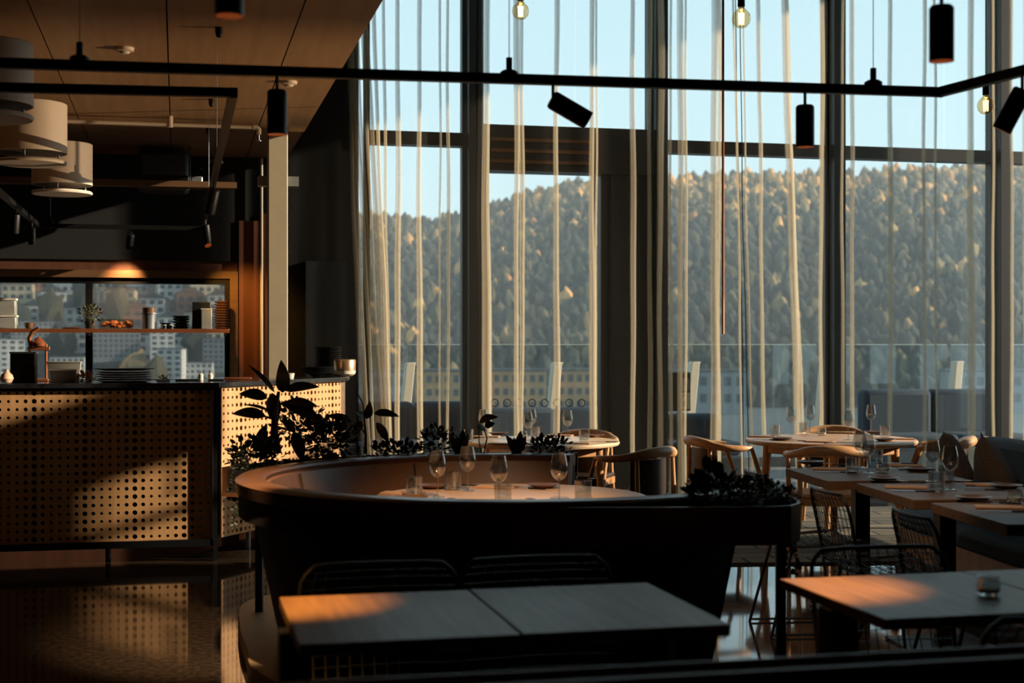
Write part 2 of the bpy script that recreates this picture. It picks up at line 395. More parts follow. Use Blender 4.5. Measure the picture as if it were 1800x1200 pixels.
curtain(1170, 1304, [(1176,.014,.06,0),(1192,.026,.10,0),(1204,.012,.04,0),(1252,.034,.09,0),(1261,.012,.08,0),(1299,.008,.05,.06)], 'sheer curtain just left of the narrow gap between curtains', -1)
curtain(1311, 1455, [(1315,.008,.04,.06),(1337,.018,.07,.04),(1392,.030,.12,.10),(1402,.01,.06,.12),(1440,.016,.08,0)], 'sheer curtain just right of the narrow gap between curtains', 0)
curtain(1457, 1660, [(1478,.014,.05,0),(1494,.020,.07,0),(1561,.022,.08,0),(1621,.014,.07,0),(1643,.008,.05,.02)], 'sheer curtain over the second bay from the right')
curtain(1662, 1860, [(1700,.028,.11,0),(1743,.010,.05,0),(1775,.012,.06,0),(1798,.016,.08,0),(1830,.02,.09,0)], 'sheer curtain hanging at the right edge of the photo')

# ------------------------------------------------------------------ terrace outside
struct('terrace_floor', MB().box(-6, 16, D+.3, 17.2, -.25, -.02), M['concrete'])
RY = 16.4
def rail_x(px): return WX(px, RY)
posts = [(712,'left'),(968,''),(1208,''),(1438,''),(1668,''),(1890,'')]
xs_ = [rail_x(470)]+[rail_x(p[0]) for p in posts]+[rail_x(2110)]
M['railglass'] = glassmat('railing_glass', (.86,.9,.91), 1.5, 0, .02)
plabel = ['white slanted railing post behind the left curtain','white slanted railing post outside the terrace door','white slanted railing post beside the dark control board',
          'white slanted railing post behind the round table','white slanted railing post behind the blue sofa corner','white slanted railing post beyond the right edge']
M['edge'] = mat('glass_edge', (190,205,205), .3, var=.02)
for i in range(len(xs_)-1):
    g_ = MB().box(xs_[i]+.03, xs_[i+1]-.03, RY-.008, RY+.008, .0, 1.45).build('glass_railing', M['railglass'])
    tag(g_, ['glass railing pane left of the first white post','glass railing pane left of the terrace door','glass railing pane right behind the terrace door','glass railing pane behind the large round table',
             'glass railing pane behind the right hand curtain bay','glass railing pane behind the blue terrace sofa','glass railing pane beyond the right hand curtains'][i], 'railing', 'clear glass railing panes of the terrace')
    MB().box(xs_[i]+.03, xs_[i+1]-.03, RY-.03, RY+.03, -.02, .1).build('base_shoe', M['alu'], g_)
    MB().box(xs_[i]+.03, xs_[i+1]-.03, RY-.01, RY+.01, 1.45, 1.458).build('top_edge', M['edge'], g_)
for i, (p, _) in enumerate(posts):
    x = rail_x(p); e_ = empty('railing_post', (x, RY-.12, -.02), 0, plabel[i], 'railing post', 'white posts of the glass railing')
    vs = []
    for z, o_ in ((0, -.10), (1.24, .035), (1.27, .05)):
        for (a, b) in ((-.05, -.09), (.05, -.09), (.05, .06), (-.05, .06)): vs.append((a+o_*.9, b, z))
    fs = [(0,3,2,1), (8,9,10,11)]
    for q in (0, 4):
        for k in range(4): l = (k+1) % 4; fs.append((q+k, q+l, q+4+l, q+4+k))
    MB().add(vs, fs).build('shaft', M['lamp_white'], e_, bevel=.006)
    MB().box(-.14, .02, -.12, .1, 0, .02).build('foot_plate', M['alu'], e_)
# terrace sofas
def sofa(x, y, w, d, hb, rz, label, n=2, side=1):
    e_ = empty('outdoor_sofa', (x, y, -.02), rz, label, 'sofa', 'blue sofas out on the terrace')
    MB().box(-w/2, w/2, -d/2, d/2, .08, .34).build('base', M['navy'], e_, bevel=.03)
    for k in range(n):
        a = -w/2+w*k/n; MB().box(a+.01, a+w/n-.01, -d/2+.02, d/2-.22, .34, .48).build('seat_cushion', M['navy'], e_, bevel=.04)
        MB().box(a+.005, a+w/n-.005, d/2-.24, d/2, .34, hb).build('back_cushion', M['navy'], e_, bevel=.06)
    for sx in (-1, 1):
        for sy in (-1, 1): MB().box(sx*(w/2-.08)-.02, sx*(w/2-.08)+.02, sy*(d/2-.08)-.02, sy*(d/2-.08)+.02, 0, .08).build('leg', M['black'], e_)
sofa(WX(700, 15.2)-.1, 15.2, 1.85, .85, .86, 0, 'blue grey terrace sofa behind the left curtain', 3)
sofa(WX(985, 15.3), 15.3, 1.65, .85, .78, 0, 'low blue grey terrace sofa seen through the terrace door', 2)
sofa(WX(1195, 14.4)+.05, 14.35, .95, .85, .74, 0, 'small blue grey terrace armchair beside the door', 1)
sofa(WX(1655, 14.9), 14.9, 1.7, .85, .96, 0, 'blue grey terrace sofa behind the right round table', 2)
# control board outside beside the door
e_ = empty('control_board', (WX(1194, 13.55), 13.55, -.02), 0, 'dark control board with round button and paper notice by the door', 'control board')
MB().box(-.02, .02, -.02, .02, 0, .9).build('stand', M['black'], e_)
MB().box(-.11, .11, -.02, .03, .82, 1.2).build('board', M['black'], e_, bevel=.004)
MB().box(.01, .09, -.03, -.02, 1.02, 1.14).build('button_plate', M['alu'], e_)
MB().cyl((.05, -.04, 1.08), (.05, -.03, 1.08), .014).build('button', M['black'], e_)
nb = MB().box(.0, .1, -.026, -.021, .84, 1.0).build('notice', M['white_paint'], e_)
mk = MB()
for k, (a, b, c_) in enumerate([(.03,.07,.975), (.02,.08,.962)]): mk.box(a, b, -.0275, -.026, c_, c_+.007)
mk.prism([(.03,.86),(.07,.86),(.07,.905),(.05,.93),(.03,.905)], 0, .0015, Matrix(((1,0,0,0),(0,0,-1,-.026),(0,1,0,0),(0,0,0,1))))
mk.build('print', M['cushion'], nb)

# ------------------------------------------------------------------ the valley: hillside, forest, town
rnd = random.Random(5)
ridge = [(-700,380),(-200,360),(200,365),(560,392),(640,392),(760,402),(850,378),(920,358),(1000,342),(1060,332),(1180,328),(1300,322),(1500,322),(1600,312),(1745,306),(2100,300),(2600,330)]
def ridge_h(px, R):
    for (a, b), (c_, d_) in zip(ridge, ridge[1:]):
        if a <= px <= c_: return (606-(b+(d_-b)*(px-a)/(c_-a)))/F*R
    return 60
FOOT, RG = 380.0, 720.0
def hill(az, t):          # az: angle right of the view axis, t: 0 foot .. 1 ridge
    px = 900+F*math.tan(az); r = FOOT+(RG-FOOT)*t
    top = ridge_h(px, RG); z0 = -16
    z = z0+(top-z0)*(t**.85)+4*math.sin(az*40+t*7)*t*(1-t)+3*math.sin(az*95+2)*t*(1-t)
    x, y = W(math.tan(az)*r, r); return Vector((x, y, z+H))
vs, fs = [], []; NA, NT = 140, 24
a0, a1 = math.atan((-700-900)/F), math.atan((2600-900)/F)
for j in range(NT+1):
    for i in range(NA+1): vs.append(hill(a0+(a1-a0)*i/NA, j/NT))
for j in range(NT):
    for i in range(NA): fs.append((j*(NA+1)+i, j*(NA+1)+i+1, (j+1)*(NA+1)+i+1, (j+1)*(NA+1)+i))
M['hill'] = mat('hillside_ground', (54,56,46), .95, var=.3, scale=.03)
b_ = len(vs)      # rear slope, so the hill is a body
for i in range(NA+1): p = vs[NT*(NA+1)+i]; vs.append(Vector((p.x*1.25, p.y*1.25, -20)))
for i in range(NA): fs.append((NT*(NA+1)+i, NT*(NA+1)+i+1, b_+i+1, b_+i))
struct('hillside', MB().add(vs, fs), M['hill'])
M['valley'] = mat('valley_ground', (88,96,98), .9, var=.25, scale=.02)
struct('valley_floor', MB().box(-900, 1300, 60, 760, -22, -15), M['valley'])
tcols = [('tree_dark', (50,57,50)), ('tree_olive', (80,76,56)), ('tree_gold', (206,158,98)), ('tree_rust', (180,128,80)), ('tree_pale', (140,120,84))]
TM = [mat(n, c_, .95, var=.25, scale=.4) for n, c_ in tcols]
def tree_mesh(seed, mi):
    r_ = random.Random(seed); bm = bmesh.new(); bmesh.ops.create_icosphere(bm, subdivisions=2, radius=1)
    k1, k2 = r_.uniform(0, 6), r_.uniform(0, 6); tall = r_.uniform(1.15, 1.85)
    for v in bm.verts:
        p = v.co.copy(); q = 1+.22*math.sin(5*p.x+k1)*math.sin(5*p.y+k2)+r_.uniform(-.2, .2)
        taper = 1-.2*max(0, p.z)
        v.co = Vector((p.x*q*taper*2.1, p.y*q*taper*2.1, (p.z*tall*2.3*q)+tall*2.4))
    vs = [tuple(v.co) for v in bm.verts]; fs = [tuple(v.index for v in f.verts) for f in bm.faces]; bm.free()
    return vs, fs
T_ = [tree_mesh(s, 0) for s in range(6)]
spots = []; GR = {}; tries = 0
r_ = random.Random(11)
while len(spots) < 5200 and tries < 70000:
    tries += 1
    px = r_.uniform(480, 2050); t = r_.random()**.9
    if px < 582: continue
    az = math.atan((px-900)/F); p = hill(az, t); s = r_.uniform(.65, 1.15)
    gk = (int(p.x//5), int(p.y//5))
    if any((q[0]-p.x)**2+(q[1]-p.y)**2 < (2.1*(q[2]+s))**2 for a_ in (-1,0,1) for b_ in (-1,0,1) for q in GR.get((gk[0]+a_, gk[1]+b_), ())): continue
    GR.setdefault(gk, []).append((p.x, p.y, s))
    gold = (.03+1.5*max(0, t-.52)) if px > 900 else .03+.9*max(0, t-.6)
    u = r_.random(); mi = (2 if r_.random() < .38 else (3 if r_.random() < .15 else 4)) if u < gold else (1 if u < gold+.10+.55*t else 0)  # autumn mix; dark foot and gold top also paint in hillside shade and sun
    dist = Vector((p.x, p.y)).length
    spots.append((dist, p, s, mi, r_.randrange(6), 560 <= px <= 1800))
spots.sort(key=lambda q: -q[2]/q[0] if q[5] else 1)
big = spots[:300]; rest = spots[300:]
protos = {}
TN = ['dark green tree','olive green tree','golden autumn tree','rust coloured autumn tree','pale yellow autumn tree']
for d_, p, s, mi, k, _ in big:
    if (mi, k) not in protos:
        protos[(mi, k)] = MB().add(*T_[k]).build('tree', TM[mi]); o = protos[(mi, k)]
    else: o = protos[(mi, k)].copy(); COL.objects.link(o)
    o.location = p; o.scale = (s, s, s); o.rotation_euler = (0, 0, (k*37+d_) % 6)
    tag(o, TN[mi]+' on the wooded hillside across the valley', 'tree', TN[mi]+'s on the hillside')
mb = MB()
for d_, p, s, mi, k, _ in rest:
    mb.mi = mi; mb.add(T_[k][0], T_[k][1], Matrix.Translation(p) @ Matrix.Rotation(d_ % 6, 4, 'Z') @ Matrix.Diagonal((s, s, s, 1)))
me = bpy.data.meshes.new('forest'); me.from_pydata(mb.v, [], mb.f)
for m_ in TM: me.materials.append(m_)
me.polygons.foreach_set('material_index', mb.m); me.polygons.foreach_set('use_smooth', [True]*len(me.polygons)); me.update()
fo_ = bpy.data.objects.new('forest', me); COL.objects.link(fo_)
tag(fo_, 'mixed autumn forest covering the hillside across the valley', 'forest', kind='stuff')
# buildings
M['hw'] = [mat('house_wall_%s' % n, c_, .9, var=.05) for n, c_ in (('white', (210,212,210)), ('cream', (205,190,160)), ('grey', (140,146,150)), ('yellow', (186,146,100)), ('brick', (150,104,80)))]
M['hr'] = [mat('house_roof_%s' % n, c_, .9, var=.1) for n, c_ in (('slate', (70,76,84)), ('rust', (110,84,70)))]
M['hwin'] = mat('house_window', (50,58,66), .3)
def house_proto(w_, d_, h_, roof, nf, nc, wm, rm):
    e_ = empty('house', (0, 0, 0))
    MB().box(-w_/2, w_/2, -d_/2, d_/2, -6, h_).build('walls', wm, e_)
    if roof:
        rh = w_*.28
        MB().add([(-w_/2-.4,-d_/2-.4,h_),(w_/2+.4,-d_/2-.4,h_),(w_/2+.4,d_/2+.4,h_),(-w_/2-.4,d_/2+.4,h_),(0,-d_/2-.4,h_+rh),(0,d_/2+.4,h_+rh)],
                 [(0,1,4),(1,2,5,4),(2,3,5),(3,0,4,5),(0,3,2,1)]).build('roof', rm, e_)
    else: MB().box(-w_/2-.3, w_/2+.3, -d_/2-.3, d_/2+.3, h_, h_+.5).build('roof', rm, e_)
    wn = MB()
    for i in range(nf):
        for j in range(nc):
            x = -w_/2+w_*(j+.5)/nc; z = h_*(i+.45)/nf; ww = w_/nc*.28; wh = h_/nf*.26
            wn.box(x-ww, x+ww, -d_/2-.08, -d_/2+.05, z-wh, z+wh)
    wn.build('windows', M['hwin'], e_)
    return e_
PR = [house_proto(9, 9, 5.5, 1, 2, 3, M['hw'][0], M['hr'][0]), house_proto(11, 8, 6, 1, 2, 4, M['hw'][1], M['hr'][1]), house_proto(8, 8, 5, 1, 2, 3, M['hw'][2], M['hr'][0]),
      house_proto(10, 9, 6, 1, 2, 3, M['hw'][4], M['hr'][1])]
PB = [house_proto(13, 12, 24, 0, 8, 3, M['hw'][0], M['hr'][0]), house_proto(26, 12, 17, 0, 6, 9, M['hw'][2], M['hr'][0]), house_proto(18, 12, 12, 0, 4, 6, M['hw'][0], M['hr'][0])]
HL = ['small white gabled house', 'cream gabled house with rust roof', 'small grey gabled house', 'brick gabled house with rust roof']
BL = ['white apartment tower', 'long grey apartment block', 'low white apartment block']
used = {}
def place(proto, key, az, t, rz, label, cat, group, sc_=1.0):
    p = hill(az, t); o = clone(proto, key not in used, p, -TH-az*.8+rz, label, group); o['category'] = cat; used[key] = 1; o.scale = (sc_, sc_, sc_)
r_ = random.Random(3); cells = []
for row in range(8):
    for k in range(12):
        px = -90+60*k+r_.uniform(-3, 3)+(row % 2)*28; t = .13+.075*row+r_.uniform(-.008, .008); cells.append((px, t))
for i, (px, t) in enumerate(cells):
    if px > 555: continue
    k = i % 7 % 4 if i % 3 else 0
    place(PR[k], ('h', k), math.atan((px-900)/F), t, r_.uniform(-.25, .25), HL[k]+' on the far hillside seen through the kitchen window', 'house', HL[k]+'s on the far hillside', .88)
for i, (px, t, k) in enumerate([(205,.10,1),(285,.07,0),(302,.02,0),(345,.04,2),(120,.05,2),(60,.12,1),(20,.04,0),(400,.08,1),(-60,.08,1),(160,.0,2),(455,.03,2)]):
    place(PB[k], ('b', k), math.atan((px-900)/F), t, r_.uniform(-.2, .2), BL[k]+' at the hill foot seen through the kitchen window', 'building', BL[k]+'s at the hill foot', .5)
PY = house_proto(15, 12, 9.5, 0, 3, 7, M['hw'][3], M['hr'][0]); PY.name = 'apartment_building'
PG = house_proto(20, 12, 8, 0, 2, 7, M['hw'][2], M['hr'][0]); PG.name = 'apartment_building'
for i, (px, z_, lab) in enumerate([(790, 350, 'yellow apartment row left of the terrace door'), (905, 355, 'yellow apartment row seen through the terrace door'), (1030, 360, 'yellow apartment row beside the dark door panel')]):
    az = math.atan((px-900)/F); x, y = W(math.tan(az)*z_, z_)
    clone(PY, i == 0, (x, y, -16+1.6), -TH-.05+.04*i, lab, 'yellow apartment rows across the river')['category'] = 'building'
for i, (px, z_, lab) in enumerate([(650, 352, 'grey building behind the leftmost curtain'), (1235, 350, 'pale grey building behind the dark control board'), (1735, 352, 'grey building behind the right edge curtain')]):
    az = math.atan((px-900)/F); x, y = W(math.tan(az)*z_, z_)
    clone(PG, i == 0, (x, y, -16+3), -TH-.1, lab, 'grey buildings across the river')['category'] = 'building'
for i, (px, t, mi, k) in enumerate([(250,.02,4,0),(270,.0,1,1),(235,.03,2,2),(345,.1,0,3),(110,.1,0,4),(90,.18,1,5),(30,.16,0,0),(380,.14,1,2),(420,.2,0,3),(205,.2,1,1),(150,.24,0,5),(500,.2,0,1),(530,.4,1,2),(560,.3,0,4)]):
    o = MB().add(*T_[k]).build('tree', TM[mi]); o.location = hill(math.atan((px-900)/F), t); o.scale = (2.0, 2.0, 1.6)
    tag(o, TN[mi]+' among the town houses seen through the kitchen window', 'tree', TN[mi]+'s among the houses')

# valley haze
hm = bpy.data.materials.new('valley_haze'); hm.use_nodes = True; hn = hm.node_tree; hn.nodes.clear()
hv_ = hn.nodes.new('ShaderNodeVolumeScatter'); ho = hn.nodes.new('ShaderNodeOutputMaterial')
hv_.inputs['Color'].default_value = (.80, .90, 1, 1); hv_.inputs['Density'].default_value = .00042; hv_.inputs['Anisotropy'].default_value = .1
hn.links.new(hv_.outputs[0], ho.inputs['Volume'])
hz = MB().box(-1200, 1500, 60, 900, -22, 90).build('haze', hm, smooth=False); tag(hz, 'thin blue haze filling the valley', 'haze', kind='stuff')
# ------------------------------------------------------------------ open kitchen counter
def perf_panel(cols, rows, p, rad, t=.014):
    mb = MB()
    angs = [k*PI/8 for k in range(16)]
    for i in range(cols):
        r = rad[i % len(rad)]
        for j in range(rows):
            cx, cz = (i+.5)*p, (j+.5)*p; vs = []
            for a in angs:
                s_ = .5*p/max(abs(math.cos(a)), abs(math.sin(a))); vs.append((cx+s_*math.cos(a), 0, cz+s_*math.sin(a)))
            for a in angs: vs.append((cx+r*math.cos(a), 0, cz+r*math.sin(a)))
            for a in angs: vs.append((cx+r*math.cos(a), t, cz+r*math.sin(a)))
            fs = []
            for k in range(16):
                l = (k+1) % 16; fs += [(k, l, 16+l, 16+k), (16+k, 16+l, 32+l, 32+k)]
            mb.add(vs, fs)
    w_, h_ = cols*p, rows*p
    mb.add([(0,0,0),(w_,0,0),(w_,0,h_),(0,0,h_),(0,t,0),(w_,t,0),(w_,t,h_),(0,t,h_)], [(0,1,5,4),(1,2,6,5),(2,3,7,6),(3,0,4,7)])
    return mb
RAD = [.0100, .0100, .0100, .0132, .0165, .0132]
CP = Vector((.255, 9.99)); CB = math.radians(55); CD = Vector((math.cos(CB), math.sin(CB)))
CE = CP+CD*1.76
e_ = empty('kitchen_counter', (0, 0, 0), 0, 'open kitchen counter with perforated oak front and dark marble top', 'counter')
o = perf_panel(26, 19, .0534, RAD).build('perforated_panel', M['perf'], e_); o.location = (CP.x-.022-26*.0534, 9.99, .145)
o2 = o.copy(); COL.objects.link(o2); o2.location = (CP.x-.032-52*.0534, 9.99, .145)
o3 = perf_panel(31, 19, .0540, RAD).build('perforated_panel', M['perf'], e_)
o3.location = (CP.x+CD.x*.05+.01, CP.y+CD.y*.05, .145); o3.rotation_euler = (0, 0, CB)
RB = math.radians(82); RDv = Vector((math.cos(RB), math.sin(RB)))
o4 = perf_panel(9, 19, .0540, [.0085]).build('perforated_panel', M['perf'], e_)
o4.location = (CE.x+RDv.x*.07, CE.y+RDv.y*.07, .145); o4.rotation_euler = (0, 0, RB)
# carcass body behind the panels
bk = MB(); q0 = Vector((CP.x-3.0, 10.03)); q1 = Vector((CP.x-.02, 10.03)); q2 = CE+Vector((-.05, .03)); q3 = CE+RDv*.56+Vector((-.05, 0)); q4 = Vector((CE.x-.75, CE.y+.56)); q5 = Vector((CP.x-.35, 10.75)); q6 = Vector((CP.x-3.0, 10.75))
bk.prism([q0,q1,q2,q3,q4,q5,q6], .13, 1.155); bk.build('carcass', M['black'], e_)
off = Vector((.0, -.045))
tp = MB(); tp.prism([q0+Vector((0,-.07)), CP+Vector((.02,-.045)), CE+Vector((.04,-.03)), CE+RDv*.6+Vector((.05,0)), q4+Vector((0,.03)), q5+Vector((0,.03)), q6+Vector((0,.03))], 1.165, 1.196)
tp.build('worktop', M['stone'], e_, bevel=.003)
MB().box(q0.x, CP.x, 9.97, 10.0, 1.145, 1.166).build('top_rail', M['black'], e_)
MB().box(CP.x-.018, CP.x+.010, 9.945, 10.0, 0, 1.166).build('corner_post', M['black'], e_)
pm = MB(); a_ = CE; pm.prism([a_+CD*-.03, a_+CD*.03+Vector((.01,-.01)), a_+RDv*.06+Vector((.01,0)), a_+RDv*.06+Vector((-.03,.02))], .0, 1.166)
pm.build('end_post', M['frame_wood'], e_)
for x in (-.45, -1.6, -2.4): MB().cyl((x, 10.08, 0), (x, 10.08, .15), .018).build('leg', M['black'], e_)
MB().prism([q0+Vector((0,-.04)), CP+Vector((-.02,-.04)), q1+Vector((0,.0)), q0], .10, .145).build('bottom_rail', M['black'], e_)
for t_ in (.5, 1.0, 1.5): p_ = CP+CD*t_; MB().cyl((p_.x-.05, p_.y+.06, 0), (p_.x-.05, p_.y+.06, .15), .018).build('leg', M['alu'], e_)
# copper shelf across the kitchen window
e_ = empty('kitchen_shelf', (0, 0, 0), 0, 'long shelf with copper edge across the kitchen window', 'shelf')
MB().box(-3.3, .44, D-.30, D-.05, 1.555, 1.585).build('board', M['black'], e_)
MB().box(-3.3, .44, D-.305, D-.30, 1.553, 1.588).build('edge_strip', M['copper'], e_, bevel=.001)
for x in (-2.3, -.74, .41): MB().box(x-.01, x+.01, D-.30, D-.02, 1.53, 1.555).build('bracket', M['black'], e_)
# ------------------------------------------------------------------ round booth with planter trough
BC = W(0.0, 6.66)
R_ = math.radians
booth = empty('round_booth', (BC[0], BC[1], 0), -TH, 'large round brown leather booth with wooden rim around a pale table', 'booth')
A0, A1 = R_(74), R_(322)
MB().sweep([(1.02,.44),(1.10,.83),(1.14,.84),(1.20,.83),(1.09,.44)], A0, A1, 72).build('backrest', M['leather'], booth)
rimb = MB().sweep([(1.12,.832),(1.115,.852),(1.13,.862),(1.235,.862),(1.25,.852),(1.245,.80),(1.20,.80),(1.20,.832)], A0, A1, 96); rimb.build('rim', M['rim'], booth)
MB().sweep([(1.04,.08),(1.17,.70),(1.235,.70),(1.235,.80),(1.20,.80),(1.0,.08)], A0, A1, 72).build('outer_shell', M['outer'], booth)
MB().sweep([(.66,.30),(.64,.42),(.68,.45),(1.04,.45),(1.04,.30)], A0, A1, 64).build('seat', M['leather'], booth)
MB().sweep([(.72,.08),(.74,.30),(1.0,.30),(1.0,.08)], A0, A1, 48).build('seat_base', M['outer'], booth)
for a in (118, 160, 205, 250, 295):
    a = R_(a); c1, s1 = math.cos(a), math.sin(a)
    MB().tube([(1.019*c1,1.019*s1,.46),(1.052*c1,1.052*s1,.62),(1.094*c1,1.094*s1,.825)], .006, 6).build('seam', M['leather_dk'], booth)
# rear trough (a ring sector) and front trough (straight sided wing)
def trough_ring(a0, a1, n=40):
    pr = [(1.25,.70),(1.25,.845),(1.262,.845),(1.262,.72),(1.515,.72),(1.515,.845),(1.53,.845),(1.53,.70)]
    return MB().sweep(pr, R_(a0), R_(a1), n)
tr = trough_ring(76, 160).build('planter_trough', M['rim'], booth)
MB().sweep([(1.262,.72),(1.262,.825),(1.514,.825),(1.514,.72)], R_(77), R_(159), 40).build('soil', M['soil'], booth)
wing = [(1.25*math.cos(R_(a)), 1.25*math.sin(R_(a))) for a in range(322, 272, -4)]
outl = [(.0,-1.262),(.3,-1.262),(.95,-1.235),(1.05,-1.20),(1.10,-1.12),(1.12,-1.0),(1.12,-.85),(1.06,-.77)]
poly = outl+wing
def inset(pl, d):
    n = len(pl); out = []
    for i in range(n):
        a, b, c_ = Vector(pl[i-1]), Vector(pl[i]), Vector(pl[(i+1) % n]); t = (c_-a).normalized(); out.append(tuple(b+Vector((-t.y, t.x))*d))
    return out
inn = inset(poly, .012); n = len(poly)
vs = [(p[0],p[1],.70) for p in poly]+[(p[0],p[1],.845) for p in poly]+[(p[0],p[1],.845) for p in inn]+[(p[0],p[1],.72) for p in inn]
fs = [tuple(range(n)), tuple(range(3*n, 4*n))]
for i in range(n):
    l = (i+1) % n
    for q in range(3): fs.append((q*n+i, q*n+l, (q+1)*n+l, (q+1)*n+i))
MB().add(vs, fs).build('planter_trough', M['rim'], booth)
MB().prism([p for p in inset(poly, .014)], .72, .825).build('soil', M['soil'], booth)
for (x, y) in [(-1.30, .80), (-.45, 1.40), (.45, 1.38), (1.03, -1.10), (.62, -1.20)][:4]:
    MB().box(x-.018, x+.018, y-.018, y+.018, .08, .71).build('leg', M['black'], booth)
# low rounded platform the booth stands on
ctl = [(-1.43,1.05),(-1.33,.41),(-1.2,-.12),(-1.10,-.5),(-.92,-.80),(-.6,-1.08),(0,-1.2),(.5,-1.2),(.8,-1.0),(.9,-.4),(.9,.5),(.8,1.2),(.1,1.55),(-.8,1.6),(-1.25,1.4)]
pts = []
for i in range(len(ctl)):
    q0_, q1_, q2_, q3_ = [Vector(ctl[(i+k) % len(ctl)]) for k in (-1, 0, 1, 2)]
    for k in range(5):
        t = k/5; pts.append(tuple(.5*((2*q1_)+(q2_-q0_)*t+(2*q0_-5*q1_+4*q2_-q3_)*t*t+(3*q1_-q0_-3*q2_+q3_)*t**3)))
pf = MB().prism(pts, .0, .08).build('booth_platform', M['plinth'], None, bevel=.006); pf.location = (BC[0], BC[1], 0); pf.rotation_euler = (0,0,-TH)
tag(pf, 'low beige rounded platform under the round booth', 'platform')
# ------------------------------------------------------------------ tables
def round_table(loc, r, h, topm, label, legs=True, rz=0):
    e_ = empty('round_table', loc, rz, label, 'table')
    MB().lathe([(r-.03,h-.035),(r-.008,h-.028),(r,h-.014),(r-.006,h-.002),(r-.012,h)], 72).build('tabletop', topm, e_)
    if legs:
        MB().box(-r*.55, r*.55, -r*.55, r*.55, h-.11, h-.036).build('apron', M['oakleg'], e_, bevel=.01)
        for sx in (-1, 1):
            for sy in (-1, 1):
                x, y = sx*r*.52, sy*r*.52
                MB().tube([(x*1.10,y*1.10,0),(x,y,h-.10),(x,y,h-.036)], [.020,.032,.034], 12).build('leg', M['oakleg'], e_)
    else:
        MB().lathe([(.03,.02),(.03,h-.036)], 20).build('column', M['black'], e_)
        MB().lathe([(.28,0),(.28,.012),(.04,.025)], 32).build('foot', M['black'], e_)
    return e_
p = W(-.005, 6.70); round_table((p[0], p[1], .08), .64, .67, M['pale_top'], 'pale round table inside the leather booth', False)
LT = FP(955, 774, .75); round_table((LT.x, LT.y, 0), .56, .75, mat('glare_pale_oak_top', (240,208,170), .28, var=.04), 'sunlit round oak table in front of the terrace door', True, .3)  # oak top paled in colour to carry the glare of sun and sky
RT = FP(1460, 771, .764); round_table((RT.x, RT.y, .014), .62, .75, M['oak'], 'large round oak table beside the rug with four place settings', True, -TH+.62)
def post_table(loc, rz, w_, d_, topm, label, th=.035, px=.5, h=.75, bw=.22):
    e_ = empty('square_table', loc, rz, label, 'table')
    MB().box(0, w_, 0, d_, h-th, h).build('tabletop', topm, e_, bevel=.003)
    cx, cy = w_*px, d_/2
    MB().box(cx-.04, cx+.04, cy-.04, cy+.04, .015, h-th).build('column', M['black'], e_)
    MB().box(cx-bw, cx+bw, cy-.22, cy+.22, 0, .015).build('base_plate', M['black'], e_, bevel=.003)
    return e_
YAW = R_(-8.07)
for (px, py), (qx, qy), lab, pxx in [((1380,822),(1455,845.5),'brown square table set for two nearest the round oak table',.35), ((1505,850),(1605,878.5),'brown square table set for two in the middle of the bench row',.35),
                           ((1650,884),(1770,922),'brown square table at the right edge nearest the camera in the bench row',.35)]:
    a = FP(qx, qy, .75); post_table((a.x, a.y, 0), YAW, .76, .79, M['tbl_dark'], lab, .045, .40)
# foreground tables (room aligned)
a = FP(525, 1133, .75)
post_table((a.x, a.y, 0), 0, .535, .66, M['tbl_grey'], 'bare foreground table with orange lamp glow on its left corner', .03, .03, bw=.055)
post_table((a.x+.54, a.y+.006, 0), 0, .535, .66, M['tbl_grey'], 'bare grey brown foreground table joined to the glowing one', .03, 1.0, bw=.03)
b = FP(1555, 1088, .75)
post_table((b.x, b.y, 0), 0, .60, .66, M['tbl_grey'], 'foreground table with small glass candle holder at lower right', .03, .05, bw=.055)
post_table((b.x+.605, b.y+.004, 0), 0, .60, .66, M['tbl_grey'], 'foreground table cut off by the right edge of the photo', .03, .94, bw=.055)
FA, FB = a, b
